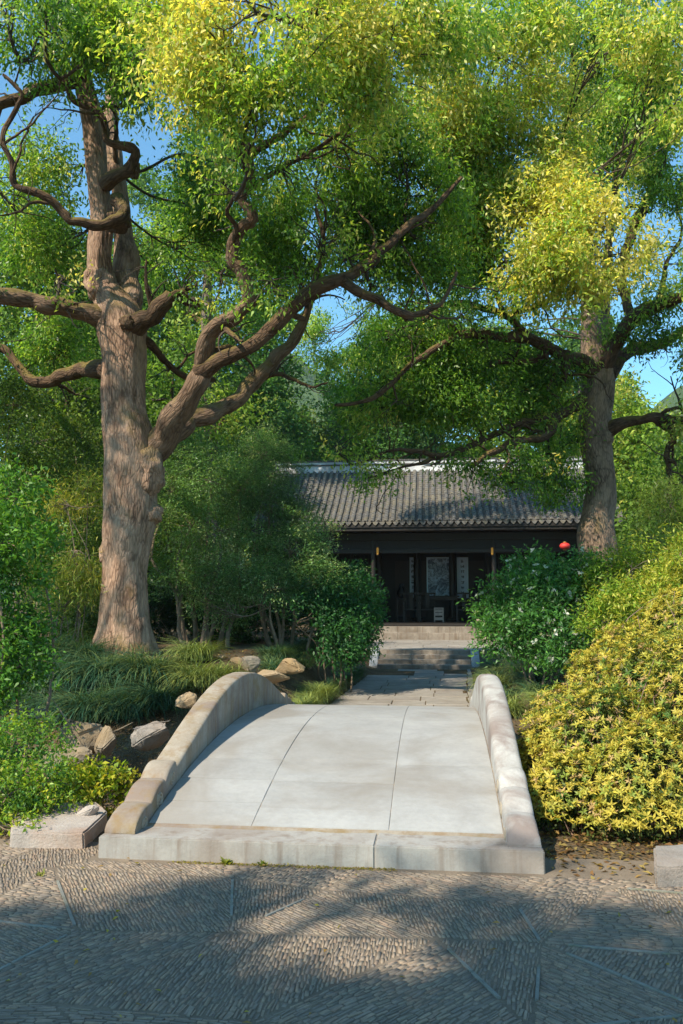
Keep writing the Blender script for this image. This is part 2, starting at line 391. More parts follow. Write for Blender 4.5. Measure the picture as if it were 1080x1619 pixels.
gx = np.concatenate([np.linspace(-900, -30, 16), np.linspace(-28, -9, 20), np.linspace(-8.8, 8.8, 177), np.linspace(9.5, 28, 19), np.linspace(32, 900, 16)])
gy = np.concatenate([np.linspace(-600, -20, 10), np.linspace(-18, -6, 10), np.linspace(-5.5, 20, 205), np.linspace(21, 45, 20), np.linspace(55, 1400, 20)])
GX, GY = np.meshgrid(gx, gy)
GZ = ground_z(GX, GY) - .006
front = (GY < .35)
GZ = np.where(front, -.03, GZ)
V = np.stack([GX, GY, GZ], -1).reshape(-1, 3); nx = len(gx); ny = len(gy)
i = np.arange(ny - 1)[:, None] * nx; j = np.arange(nx - 1)[None, :]
Q = np.stack([i + j, i + j + 1, i + nx + j + 1, i + nx + j], -1).reshape(-1, 4)
tag(np_obj('ground', V, Q, M['soil'], None, True), kind='structure')

def hill(name, cx, cy, rx, ry, h, seed):
    xs = np.linspace(-1, 1, 70); ys = np.linspace(-1, 1, 40); V = []
    for yy in ys:
        for xx in xs:
            r = math.hypot(xx, yy); b = max(0, 1 - r * r) ** 1.3
            n = mnoise.fractal(Vector((xx * 2.2 + seed, yy * 2.2, seed)), 1, 2, 5)
            V.append((cx + xx * rx, cy + yy * ry, -2 + h * b * (1 + .35 * n) + (1.8 * mnoise.noise(Vector((xx * 40, yy * 40, seed))) if b > .02 else 0)))
    n = 70; F = [(a * n + c, a * n + c + 1, (a + 1) * n + c + 1, (a + 1) * n + c) for a in range(39) for c in range(n - 1)]
    return tag(mesh_obj(name, V, F, M['hill'], None, True), kind='structure')
hill('hill', -60, 420, 210, 120, 112, 1.3)
hill('hill', 215, 470, 210, 130, 140, 4.7)

# ------------------------------------------------------------------ pavement of shards set on edge
pav = box('pavement', -11, 12, -9, .33, -.2, -.0022, M['mortar']); tag(pav, kind='structure')
TINTS = np.array([(1.0, 1.0, 1.02), (.82, .84, .90), (1.12, 1.08, 1.04), (1.05, .92, .86), (.75, .77, .80), (.95, .98, .95), (1.2, 1.12, 1.02)])
def pav_stones():
    r = np.random.default_rng(11); st = []; edges = []
    cell = .80; nxp, nyp = 9, 6; x0, y0 = -3.0, -3.1
    pts = {}
    for a in range(nxp):
        for b in range(nyp):
            pts[a, b] = np.array([x0 + (a + .5 * (b % 2)) * cell + r.uniform(-.2, .2), y0 + b * cell * .86 + r.uniform(-.17, .17)])
    tris = []; done = {}
    for a in range(nxp - 1):
        for b in range(nyp - 1):
            A, B, C, D = (a, b), (a + 1, b), (a + 1, b + 1), (a, b + 1)
            t = [(A, B, D), (B, C, D)] if b % 2 == 0 else [(A, B, C), (A, C, D)]
            if r.random() < .25: t = [(A, B, C, D)]
            tris += t
    for t in tris:
        p = [pts[k] for k in t]
        for q in range(len(t)):
            e = tuple(sorted((t[q], t[(q + 1) % len(t)])))
            if e in done: continue
            done[e] = 1
            if r.random() < .5:
                f0 = r.uniform(0, .35); f1 = r.uniform(.65, 1); edges.append((pts[e[0]] + (pts[e[1]] - pts[e[0]]) * f0, pts[e[0]] + (pts[e[1]] - pts[e[0]]) * f1))
        k = r.integers(len(p)); ang = math.atan2(*(p[(k + 1) % len(p)] - p[k])[::-1]) + (math.pi / 2 if r.random() < .35 else 0) + r.uniform(-.08, .08)
        c, s = math.cos(ang), math.sin(ang)
        loc = [np.array([c * v[0] + s * v[1], -s * v[0] + c * v[1]]) for v in p]
        ys = [v[1] for v in loc]; y = min(ys) + .02
        while y < max(ys) - .02:
            w = r.uniform(.012, .022)
            ym = y + w / 2; xs = []
            for q in range(len(loc)):
                a, b = loc[q], loc[(q + 1) % len(loc)]
                if (a[1] - ym) * (b[1] - ym) < 0: xs.append(a[0] + (b[0] - a[0]) * (ym - a[1]) / (b[1] - a[1]))
            if len(xs) >= 2:
                xa, xb = min(xs) + .003, max(xs) - .003; x = xa + r.uniform(0, .02)
                while x < xb - .015:
                    l = min(r.uniform(.035, .09), xb - x)
                    if l > .015:
                        cxl = x + l / 2
                        yj = ym + r.uniform(-.005, .005); st.append((c * cxl - s * yj, s * cxl + c * yj, l - .0025, w * r.uniform(.7, 1.12) - .0010, ang + r.uniform(-.14, .14), r.uniform(-.002, .002), r.integers(len(TINTS)), r.uniform(-.03, .03)))
                    x += l + .002
            y += w + .001
    return st, edges
stones, edges = pav_stones()
stones = [s for s in stones if not (s[1] > -.06 and abs(s[0]) < 1.42) and s[1] < .22 and not (s[0] > 1.42 and s[1] > -.05)]
def stone_geom(s, origin=(0, 0)):
    x, y, l, w, a, dz, ti, tl = s; c, sn = math.cos(a), math.sin(a); e = .002
    jx = [random.uniform(-.004, .004) for _ in range(4)]
    V = []
    for (sx, sy), j in zip(((-1, -1), (1, -1), (1, 1), (-1, 1)), jx):
        for k, (ins, z) in enumerate(((0, -.03), (e, .0015 + dz))):
            lx = sx * (l / 2 - ins) + j; ly = sy * (w / 2 - min(ins, w * .3))
            V.append((x + c * lx - sn * ly - origin[0], y + sn * lx + c * ly - origin[1], z + tl * ly * k))
    F = [(k * 2, (k + 1) % 4 * 2, (k + 1) % 4 * 2 + 1, k * 2 + 1) for k in range(4)]
    F.append((1, 3, 5, 7)); return V, F
def stone_tint(me, cols):
    at = me.attributes.new('stone_tint', 'FLOAT_COLOR', 'FACE'); at.data.foreach_set('color', np.ascontiguousarray(cols, dtype=np.float32).ravel())
def vis_key(s):
    px, py, d = project(np.array([s[0], s[1], 0.])); ins = (0 < px < 1080) and (0 < py < 1619)
    return (0 if ins else 1, d)
stones.sort(key=vis_key)
for s in stones[:300]:
    V, F = stone_geom(s, (s[0], s[1])); o = mesh_obj('paving_stone', V, F, M['paver'], pav); o.location = (s[0], s[1], 0)
    stone_tint(o.data, np.tile([*TINTS[s[6]], 1], (len(F), 1)))
V = []; F = []; Cc = []
for s in stones[300:]:
    v, f = stone_geom(s); k = len(V); V += v; F += [tuple(q + k for q in ff) for ff in f]; Cc += [[*TINTS[s[6]], 1]] * len(f)
o = np_obj('paving_stones', V, F, M['paver'], pav); stone_tint(o.data, Cc); tag(o, kind='stuff')
for a, b in edges:
    m_ = (a + b) / 2; L = np.linalg.norm(b - a) - .05; ang = math.atan2(b[1] - a[1], b[0] - a[0])
    if m_[1] + L * .3 > -.1 and m_[0] < 1.6 and m_[0] > -1.6: continue
    if m_[1] > 0: continue
    nseg = 1 if random.random() < .45 else 2
    for k in range(nseg):
        l = L / nseg - .006; cx = m_ + (b - a) / np.linalg.norm(b - a) * ((k + .5) / nseg - .5) * L
        V, F = stone_geom((0, 0, l, .018, 0, .004, 0, 0)); o = mesh_obj('edging_stone', V, F, M['edging'], pav)
        o.location = (cx[0], cx[1], 0); o.rotation_euler[2] = ang + random.uniform(-.01, .01)

# ------------------------------------------------------------------ the arched bridge
BL = 6.25
def deck_z(y):
    t = (np.asarray(y) - BL / 2) / (BL / 2 - .22); return np.where(np.abs(t) < 1, .125 + .355 * (1 - np.abs(t) ** 2.0), .125)
bridge = empty('stone_bridge', (0, BL / 2, 0), 'low arched grey stone footbridge with curved carved parapets', 'bridge')
def bpart(name, V, F, mat, par=bridge, smooth=False):
    return mesh_obj(name, [(v[0], v[1] - BL / 2, v[2]) for v in V], F, mat, par, smooth)
# front and back kerb blocks of the plinth
def kerb_block(x0, x1, y0, y1):
    n = 14; V = []; F = []
    o = box('kerb_block', x0, x1, y0 - BL / 2, y1 - BL / 2, -.15, .128, M['kerb'], bridge)
    bm = bmesh.new(); bm.from_mesh(o.data)
    bmesh.ops.subdivide_edges(bm, edges=[e for e in bm.edges if abs(e.verts[0].co.x - e.verts[1].co.x) > .1], cuts=40)
    bmesh.ops.bevel(bm, geom=[e for e in bm.edges if e.calc_face_angle(0) > .5], offset=.007, segments=2, affect='EDGES')
    for v in bm.verts:
        q = Vector((v.co.x * 9, v.co.y * 9, v.co.z * 9)); v.co += Vector((0, mnoise.noise(q), mnoise.noise(q + Vector((9, 3, 1))))) * .0035
    bm.to_mesh(o.data); bm.free()
kerb_block(-1.372, .364, 0, .30); kerb_block(.366, 1.372, .0, .30)
kerb_block(-1.372, -.2, BL - .30, BL); kerb_block(-.194, 1.372, BL - .30, BL)
# deck slabs follow the arch, three across
cuts = [-1.158, -.46, .435, 1.158]
rows = [(.304, .62, 1.0, 1.42, 2.95, 4.3, 5.2, BL - .304), (.304, .55, .98, 1.38, 3.02, 4.5, 5.3, BL - .304), (.304, .64, .94, 1.36, 2.88, 4.4, 5.2, BL - .304)]
for c in range(3):
    for k in range(len(rows[c]) - 1):
        xa, xb = cuts[c] + .0015, cuts[c + 1] - .0015; ya, yb = rows[c][k] + .0012, rows[c][k + 1] - .0012
        n = max(4, int((yb - ya) / .07)); ys = np.linspace(ya, yb, n); V = []; F = []
        dz = random.uniform(-.002, .002); tl = random.uniform(-.0015, .0015)
        for q, y in enumerate(ys):
            z = float(deck_z(y)) + dz; e = .004 if q in (0, n - 1) else 0
            for x, zz in ((xa, z - .10), (xa, z - .003 - e), (xa + .004, z - e), (xb - .004, z - e + tl), (xb, z - .003 - e), (xb, z - .10)): V.append((x, y, zz))
        for q in range(n - 1):
            for s in range(5): F.append((q * 6 + s, q * 6 + s + 1, (q + 1) * 6 + s + 1, (q + 1) * 6 + s))
        F.append((0, 1, 2, 3, 4, 5)[::-1]); F.append(tuple((n - 1) * 6 + s for s in range(6)))
        bpart('deck_slab', V, F, M['deck'])
# the vault below the deck
V = []; F = []; ys = np.linspace(.25, BL - .25, 40)
for y in ys:
    zt = float(deck_z(y)) - .007; zb = -.6 if (y < .9 or y > BL - .9) else min(zt - .12, -.6 + .80 * math.sqrt(max(0, 1 - ((y - BL / 2) / (BL / 2 - .9)) ** 2)))
    for x, z in ((-1.33, zt), (1.33, zt), (1.33, zb), (-1.33, zb)): V.append((x, y, z))
for q in range(39):
    for s in range(4): F.append((q * 4 + s, q * 4 + (s + 1) % 4, q * 4 + 4 + (s + 1) % 4, q * 4 + 4 + s))
F += [(3, 2, 1, 0), (156, 157, 158, 159)]
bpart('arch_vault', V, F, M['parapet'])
# parapets: swept section with scrolled ends
LOB = [(.07, .36, .15, .258), (.36, .66, .215, .352), (.66, .90, .305, .432)]
def top_z(y):
    s = y if y < BL / 2 else BL - y
    for (a, b, z0, z1) in LOB:
        if s < b:
            t = max(0, (s - a) / (b - a)); return z0 + (z1 - z0) * math.sin(min(1, t * 1.12) * math.pi / 2) ** .62
    t = (s - .90) / (BL / 2 - .90)
    return .385 + (.868 - .385) * math.sin(t * math.pi / 2) ** 1.06
def parapet_piece(x0, x1, y0, y1, mat, par, inner):
    rd = .30 if inner < 0 else .9
    n = max(6, int((y1 - y0) / .022)); ys = np.linspace(y0, y1, n); V = []; F = []
    w = x1 - x0; arc = [(0, -.075), (.015, -.048), (.05, -.022), (.12, -.006), (.25, .005), (.5, .010), (.75, .005), (.88, -.006), (.95, -.022), (.985, -.048), (1, -.075)]
    m_ = len(arc) + 2
    for y in ys:
        zt = top_z(y); zb = max(.05, float(deck_z(y)) - .05) if .12 < y < BL - .12 else .1295
        h = zt - zb; sc = min(1, h / .2)
        V.append((x0, y, zb))
        for a, dz in arc:
            q = Vector((x0 * 3 + a * w * 14, y * 9, 2)); nz = mnoise.noise(q) * .004
            V.append((x0 + a * w, y, zt + dz * sc * rd + nz))
        V.append((x1, y, zb))
    for q in range(n - 1):
        for s in range(m_): F.append((q * m_ + s, q * m_ + (s + 1) % m_, (q + 1) * m_ + (s + 1) % m_, (q + 1) * m_ + s))
    F.append(tuple(range(m_))[::-1]); F.append(tuple((n - 1) * m_ + s for s in range(m_)))
    o = bpart('parapet_block', V, F, mat, par, False)
    o.data.shade_smooth(); o.data.set_sharp_from_angle(angle=math.radians(50)); return o
def spiral(x, yc, zc, R, side, par):
    pts = []
    for t in np.linspace(0, 1, 60):
        a = t * 2.3 * 2 * math.pi + 2.4; r = R * (1 - .86 * t); pts.append((x + side * .001, yc - BL / 2 + math.cos(a) * r, zc + math.sin(a) * r))
    V, Q, C = tube_arrays(np.array(pts), np.full(60, .007), 6); return np_obj('scroll_carving', V, Q, M['carve'], par, True)
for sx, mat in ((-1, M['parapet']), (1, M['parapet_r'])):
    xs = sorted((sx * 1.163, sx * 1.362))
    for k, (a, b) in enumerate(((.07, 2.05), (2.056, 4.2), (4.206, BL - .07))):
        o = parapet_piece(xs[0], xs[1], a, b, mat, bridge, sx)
        if k == 0:
            tag(o, 'left parapet block ending in three carved scrolls' if sx < 0 else 'right parapet block with rounded lichen-stained top')
            for (ya, yb, z0, z1), R in zip(LOB, (.050, .062, .05)):
                yc = (ya + yb) / 2 + .03; spiral(sx * 1.163, yc, top_z(yc) - R - .045, R, -sx, o)

# ------------------------------------------------------------------ path of slabs to the steps
path = box('path', -2.0, 2.6, BL + .004, 14.6, -.3, -.03, M['mortar']); tag(path, kind='structure')
r = np.random.default_rng(5)
y = BL + .01
while y < 14.5:
    h = min(r.uniform(.42, .66), 14.54 - y); pc = float(pathc(y + h / 2)); hw = 1.165
    if h < .1: break
    cutsx = [-hw + .02]; x = -hw + .02
    while x < hw - .25:
        x += r.uniform(.5, 1.0); cutsx.append(min(x, hw - .17))
        if x >= hw - .5: break
    cutsx[-1] = hw - .17
    for a, b in zip(cutsx[:-1], cutsx[1:]):
        if b - a < .06: continue
        dz = r.uniform(-.006, .006); V, F = boxv(pc + a + .006, pc + b - .006, y + .005, y + h - .005, -.06, .0 + dz)
        o = mesh_obj('paving_slab', V, F, M['slab'], path); bevelled(o, .006, 1)
    y += h
y = BL + .01
while y < 14.4:                                  # border course on the right
    h = min(r.uniform(.7, 1.1), 14.54 - y); pc = float(pathc(y + h / 2))
    V, F = boxv(pc + 1.165 - .165, pc + 1.165 + .02, y + .005, y + h - .005, -.06, .012); bevelled(mesh_obj('border_slab', V, F, M['slab'], path), .006, 1); y += h

# ------------------------------------------------------------------ steps and landing
def stepped_block(name, x0, x1, y0, y1, z0, z1, par, mat, n, ox, oy):
    xs = np.linspace(x0, x1, n + 1) + np.concatenate([[0], r.uniform(-.1, .1, n - 1), [0]])
    for a, b in zip(xs[:-1], xs[1:]):
        o = box(name, a + .002 - ox, b - .002 - ox, y0 - oy, y1 - oy, z0, z1 + r.uniform(-.003, .003), mat, par); bevelled(o, .010, 2)
low = empty('stone_steps', (.46, 14.9, 0), 'lower flight of four worn stone steps at end of the path', 'steps')
for k in range(4):
    stepped_block('step', -.655, 1.56, 14.56 + k * .28, 14.56 + (k + 1) * .28 + .03, -.1 + k * .1, .1 + k * .1 + .002, low, M['step'], 3, .46, 14.9)
for x0, x1 in ((-.86, -.66), (1.565, 1.765)):
    V = []; yb = 15.66
    pr = [(14.72, -.1), (14.72, .06), (14.80, .14), (15.45, .44), (yb, .44), (yb, -.1)]
    for x in (x0, x1): V += [(x - .46, y - 14.9, z) for y, z in pr]
    F = [tuple(range(6)), tuple(range(11, 5, -1))] + [(q, q + 6, (q + 1) % 6 + 6, (q + 1) % 6) for q in range(6)]
    o = mesh_obj('cheek_block', V, F, M['cheek'], low); bevelled(o, .01, 2)
landing = box('landing', -3.2, 4.6, 15.71, 20.95, -.2, .375, M['mortar']); tag(landing, kind='structure')
y = 15.712
while y < 20.8:
    h = min(r.uniform(.45, .7), 20.93 - y); x = -3.15 + r.uniform(0, .4)
    while x < 4.4:
        w = r.uniform(.6, 1.1); o = box('paving_slab', x + .006, min(x + w, 4.55) - .006, y + .005, y + h - .005, .33, .40 + r.uniform(-.004, .004), M['slab'], landing); bevelled(o, .006, 1); x += w
    y += h
upper = empty('stone_steps', (.46, 21.2, 0), 'upper pair of broad weathered stone steps below the hall floor', 'steps')
stepped_block('step', -2.3, 3.3, 20.96, 21.30, .2, .60, upper, M['step'], 6, .46, 21.2)
stepped_block('step', -2.3, 3.3, 21.28, 21.62, .3, .785, upper, M['step'], 9, .46, 21.2)
# mossy newel and low wall at the right of the landing
q = PZ(751, 1022, .4); q = np.array([2.12, 20.4, .4])
newel = empty('stone_newel', (2.08, 19.6, .4), 'mossy yellowish stone newel beside the upper steps', 'newel')
box('post', -.13, .13, -.13, .13, 0, .60, M['mossy'], newel, .02); box('cap', -.15, .15, -.15, .15, .602, .68, M['mossy'], newel, .025)
lw = empty('low_wall', (2.9, 19.6, .4), 'low mossy stone wall running behind the flecked shrub', 'wall')
for k in range(3):
    box('wall_block', -.66 + k * .72, .05 + k * .72, -.12, .12, 0, .24, M['mossy'], lw, .015); box('wall_block', -.66 + k * .72, .05 + k * .72, -.10, .10, .243, .42, M['mossy'], lw, .015)

# ------------------------------------------------------------------ the hall
HX, HY = .665, 22.5
FZ = .86
hall = empty('garden_hall', (HX, HY, 0), 'dark timber garden hall with grey tiled roof and open front', 'hall')
def hb(name, x0, x1, y0, y1, z0, z1, mat=None, par=None, bev=0):
    return box(name, x0 - HX, x1 - HX, y0 - HY, y1 - HY, z0, z1, mat or M['wood'], par or hall, bev)
X = [-4.64, -1.335, 2.665, 5.97]
hb('platform', -5.1, 6.45, 21.64, 28.6, -.2, .78, M['step'])
hb('floor', -5.05, 6.4, 22.0, 28.5, .782, FZ - .02, M['wood2'])
hb('threshold', -5.0, 6.35, 21.86, 22.02, .784, FZ, M['wood'], bev=.01)
def cyl(name, x, y, z0, z1, rad, mat, par, seg=18):
    p = np.array([(x - HX, y - HY, z) for z in np.linspace(z0, z1, 5)]); V, Q, C = tube_arrays(p, np.full(5, rad), seg); return np_obj(name, V, Q, mat, par, True)
def base_stone(x, y):
    prof = [(.19, FZ - .02), (.22, FZ + .03), (.22, FZ + .08), (.17, FZ + .13)]; th = np.linspace(0, 2 * math.pi, 18, endpoint=False); V = []; F = []
    for rr, z in prof: V += [(x - HX + rr * math.cos(t), y - HY + rr * math.sin(t), z) for t in th]
    for k in range(3): F += [(k * 18 + j, k * 18 + (j + 1) % 18, k * 18 + 18 + (j + 1) % 18, k * 18 + 18 + j) for j in range(18)]
    F.append(tuple(54 + j for j in range(18))); return mesh_obj('column_base', V, F, M['wood2'], hall, True)
for x in X:
    cyl('column', x, HY, FZ, 4.05, .075, M['wood'], hall); base_stone(x, HY)
for x in (-1.335, .05, 1.37, 2.665): cyl('column', x, 26.0 if x in (.05, 1.37) else 25.2, FZ, 5.4, .125, M['wood'], hall); base_stone(x, 26.0 if x in (.05, 1.37) else 25.2)
# beams: front lintel, frieze board, tie beams
hb('beam', -4.9, 6.25, HY - .09, HY + .09, 3.62, 3.86, bev=.012); hb('frieze_board', -4.9, 6.25, HY - .03, HY + .03, 3.33, 3.615, M['wood2'])
hb('beam', -4.9, 6.25, HY - .07, HY + .07, 3.19, 3.325, bev=.01); hb('eave_purlin', -5.3, 6.7, HY - .12, HY + .06, 3.90, 4.06, bev=.02)
for x in X: hb('tie_beam', x - .09, x + .09, HY + .1, 28.2, 3.7, 3.98, bev=.01)
hb('beam', -4.6, 5.95, 25.1, 25.3, 3.75, 4.05, bev=.01)
hb('ceiling', -5.0, 6.3, HY + .1, 28.3, 4.075, 4.13, M['wood2'])
# walls at the back and sides
hb('back_wall', -5.0, 6.35, 28.2, 28.35, FZ - .02, 4.07, M['wood2']); hb('side_wall', -5.0, -4.86, 22.9, 28.19, FZ - .02, 4.07, M['brickwall']); hb('side_wall', 6.2, 6.34, 22.9, 28.19, FZ - .02, 4.07, M['brickwall'])
# interior partitions: screen wall behind the picture, with plain pink-grey panels
hb('screen_wall', -1.3, 2.62, 26.35, 26.42, FZ - .02, 4.07, M['wood2'])
def panel_at(name, px0, px1, py0, py1, d, mat, par, thick=.03):
    a = P(px0, py1, d); b = P(px1, py0, d)
    return hb(name, a[0], b[0], a[1] - thick, a[1], a[2], b[2], mat, par)
for a, b in ((625, 647), (742, 764)):
    lo = P(a, 975, 31.4); hi = P(b, 887, 31.4); hb('wall_panel', lo[0], hi[0], 26.32, 26.345, lo[2], hi[2], M['wood_r'])
lo = P(667, 975, 31.4); hi = P(673, 887, 31.4); hb('wall_panel', lo[0], hi[0], 26.32, 26.345, lo[2], hi[2], M['wood_r'])
hb('picture_rail', -.75, 1.95, 26.28, 26.34, 3.40, 3.44, M['pale_stand'])
# side bays: lattice windows
def lattice(x0, x1, y, z0, z1, nx, nz):
    w = empty('lattice_window', (0, 0, 0)); w.parent = hall
    bars = [(x0, x1, y - .03, y + .03, z0, z0 + .07), (x0, x1, y - .03, y + .03, z1 - .07, z1), (x0, x0 + .07, y - .03, y + .03, z0 + .07, z1 - .07), (x1 - .07, x1, y - .03, y + .03, z0 + .07, z1 - .07)]
    f = join_boxes('frame', [(a - HX, b - HX, c - HY, d - HY, e, g) for a, b, c, d, e, g in bars], M['wood'], w)
    g = []
    for k in range(1, nx):
        x = x0 + (x1 - x0) * k / nx; g.append((x - .012, x + .012, y - .012, y + .012, z0 + .07, z1 - .07))
    for k in range(1, nz):
        z = z0 + (z1 - z0) * k / nz; g.append((x0 + .07, x1 - .07, y - .014, y + .01, z - .012, z + .012))
    join_boxes('lattice', [(a - HX, b - HX, c - HY, d - HY, e, h) for a, b, c, d, e, h in g], M['wood'], w)
for (a, b) in ((-1.335, -4.64), (2.665, 5.97)):
    lo_, hi_ = min(a, b) + .12, max(a, b) - .12; n = 4
    for k in range(n):
        xa = lo_ + (hi_ - lo_) * k / n; xb = lo_ + (hi_ - lo_) * (k + 1) / n - .02
        lattice(xa, xb, 24.0, 1.78, 3.3, 5, 8); hb('dado_panel', xa, xb, 23.98, 24.02, FZ, 1.775, M['wood2'])
# railings low between inner columns
for (a, b) in ((-1.25, -.2), (1.5, 2.58)): pass
# roof
EY, EZ, RY, RZ = 21.62, 4.12, 25.25, 6.42
def roof_z(t): return EZ + (RZ - EZ) * (.80 * t + .20 * t * t) - .0
roof = empty('roof', (0, 0, 0)); roof.parent = hall
xl, xr = -5.35, 6.70; T = np.linspace(0, 1, 18); V = []; F = []
for t in T:
    yy = EY + (RY - EY) * t; z = roof_z(t)
    for x, dz in ((xl, -.03), (xr, -.03), (xr, -.13), (xl, -.13)): V.append((x - HX, yy - HY, z + dz))
for q in range(17):
    for s in range(4): F.append((q * 4 + s, q * 4 + (s + 1) % 4, q * 4 + 4 + (s + 1) % 4, q * 4 + 4 + s))
F += [(3, 2, 1, 0), (68, 69, 70, 71)]
mesh_obj('roof_deck', V, F, M['wood2'], roof)
V2 = [(v[0], 2 * (RY - HY) - v[1], v[2]) for v in V]; mesh_obj('roof_deck', V2, [f[::-1] for f in F], M['tile'], roof)
PITCHX = .222; ncol = int((xr - xl) / PITCHX)
def tile_row_mesh(name, cover, seed):
    rr = np.random.default_rng(seed); V = []; F = []; nT = 27; seg = 6
    for k in range(nT):
        t0 = k / nT; t1 = min(1, (k + 1.35) / nT)
        for t, lift in ((t0, .028), (t1, .0)):
            yy = EY + (RY - EY) * t - (.03 if k == 0 and lift else 0); z = roof_z(t); jx = rr.uniform(-.008, .008); jz = rr.uniform(-.005, .007)
            for s in range(seg + 1):
                a = math.pi * s / seg
                if cover: x = -math.cos(a) * .068; zz = z + .035 + math.sin(a) * .055 + lift + jz
                else: x = -math.cos(a) * .105; zz = z + .045 - math.sin(a) * .05 + lift + jz
                V.append((x + jx, yy - HY, zz))
        b = len(V) - 2 * (seg + 1)
        for s in range(seg): F.append((b + s, b + s + 1, b + seg + 2 + s, b + seg + 1 + s))
        # butt of the tile
        if lift or True:
            c = len(V)
            for s in range(seg + 1): v = V[b + s]; V.append((v[0], v[1] + .002, v[2] - (.026 if cover else .024)))
            for s in range(seg): F.append((b + s + 1, b + s, c + s, c + s + 1))
    return V, F
covers = []; pans = []
for k in range(3):
    V, F = tile_row_mesh('c', True, k); me = bpy.data.meshes.new('cover_tile_row'); me.from_pydata(V, [], F); me.materials.append(M['tile_c']); me.update(); covers.append(me)
    V, F = tile_row_mesh('p', False, k + 9); me = bpy.data.meshes.new('pan_tile_row'); me.from_pydata(V, [], F); me.materials.append(M['tile']); me.update(); pans.append(me)
dm = bpy.data.meshes.new('drip_tile'); V = []; F = []
V = [(-.10, -.045, .05), (-.075, -.05, .0), (-.035, -.055, -.05), (0, -.056, -.068), (.035, -.055, -.05), (.075, -.05, .0), (.10, -.045, .05)]
V += [(v[0], v[1] + .018, v[2]) for v in V]; F = [tuple(range(7)), tuple(range(13, 6, -1))] + [(k, k + 7, (k + 1) % 7 + 7, (k + 1) % 7) for k in range(7)]
dm.from_pydata(V, [], F); dm.materials.append(M['tile_c']); dm.update()
for k in range(ncol + 1):
    x = xl + .05 + k * PITCHX - HX
    o = bpy.data.objects.new('cover_tile_row', covers[k % 3]); COL.objects.link(o); o.parent = roof; o.location = (x, 0, random.uniform(-.004, .004))
    if k < ncol:
        o = bpy.data.objects.new('pan_tile_row', pans[(k + 1) % 3]); COL.objects.link(o); o.parent = roof; o.location = (x + PITCHX / 2, 0, 0)
        o = bpy.data.objects.new('drip_tile', dm); COL.objects.link(o); o.parent = roof; o.location = (x + PITCHX / 2, EY - HY + .012, EZ + .0); o.rotation_euler[1] = random.uniform(-.05, .05)
for k in range(34):
    x = xl + .15 + k * .355; V = []
    for yy, z in ((EY + .04, EZ - .14), (HY + .9, roof_z(.49) - .14)):
        for dx, dz in ((-.04, 0), (.04, 0), (.04, -.09), (-.04, -.09)): V.append((x + dx - HX, yy - HY, z + dz - .005))
    mesh_obj('rafter', V, [(0, 1, 2, 3), (7, 6, 5, 4), (0, 4, 5, 1), (1, 5, 6, 2), (2, 6, 7, 3), (3, 7, 4, 0)], M['wood'], hall)
hb('fascia', xl, xr, EY + .05, EY + .085, EZ - .235, EZ - .135, M['wood'])
# ridge: limewashed band, dark edge courses, capping tiles set on edge
ridge = hb('ridge_band', xl + .1, xr - .1, RY - .13, RY + .13, RZ - .05, RZ + .22, M['plaster'])
ridge.data.materials[0] = M['plaster']
hb('ridge_course', xl + .1, xr - .1, RY - .17, RY + .17, RZ + .222, RZ + .262, M['tile']); hb('ridge_course', xl + .12, xr - .12, RY - .12, RY + .12, RZ + .264, RZ + .36, M['plaster'])
capm = None
for k in range(150):
    x = xl + .16 + k * .078 - HX
    if capm is None:
        o = box('ridge_cap_tile', -.034, .034, -.14, .14, RZ + .362, RZ + .42, M['tile'], hall); capm = o.data; o.location = (x, RY - HY, 0)
    else:
        o = bpy.data.objects.new('ridge_cap_tile', capm); COL.objects.link(o); o.parent = hall; o.location = (x, RY - HY, random.uniform(-.008, .008))
hb('gable_wall', -4.98, -4.88, 22.9, 27.6, 4.0, 5.0, M['brickwall']); hb('gable_wall', 6.22, 6.32, 22.9, 27.6, 4.0, 5.0, M['brickwall'])

# things inside the hall
def hang(name, px0, px1, py0, py1, label, art, mount=.03):
    d = 31.35; a = P(px0, py1, d); b = P(px1, py0, d); yy = 26.26
    # keep apparent place on the plane y = yy
    def on(px, py):
        q = P(px, py, 1.0) - CAM; return CAM + q * (yy - CAM[1]) / q[1]
    a = on(px0, py1); b = on(px1, py0); root = empty(name, (a[0], yy, a[2]), label, 'hanging scroll'); w = b[0] - a[0]; h = b[2] - a[2]
    box('mount', 0, w, 0, .012, 0, h, M['scroll_silk'], root)
    m = mount
    box('picture', m, w - m, -.006, -.001, m * 1.3, h - m * 1.3, art, root)
    for z in (-.015, h - .015):
        p = np.array([(x, .0, z + .01) for x in np.linspace(-.04, w + .04, 3)]); V, Q, C = tube_arrays(p, np.full(3, .018), 10); np_obj('roller', V, Q, M['wood'], root, True)
    return root, w, h
pr, w, h = hang('hanging_scroll', 675, 712, 880, 946, 'large blue ink landscape scroll hanging in the middle of the hall', M['painting'], .05)
for (a, b, lab) in ((648, 658, 'narrow blue calligraphy scroll left of the landscape picture'), (723, 740, 'narrow blue calligraphy scroll right of the landscape picture')):
    s, w, h = hang('hanging_scroll', a, b, 880, 946, lab, M['scroll_paper'], .03)
    rr = np.random.default_rng(int(a)); cw = min(.14, w * .55)
    for k in range(7):
        zc = h - .17 - k * (h - .30) / 6.4; bars = []
        for q in range(5):
            if rr.random() < .5: ww = rr.uniform(.4, 1) * cw / 2; zz = zc + rr.uniform(-.06, .06); bars.append((w / 2 - ww, w / 2 + ww, -.0085, -.0065, zz - .008, zz + .008))
            else: xx = w / 2 + rr.uniform(-.4, .4) * cw; hh = rr.uniform(.03, .065); bars.append((xx - .008, xx + .008, -.0095, -.0067, zc - hh, zc + hh))
        join_boxes('brush_character', bars, M['ink'], s)
def onp(px, py, yy):
    q = P(px, py, 1.0) - CAM; return CAM + q * (yy - CAM[1]) / q[1]
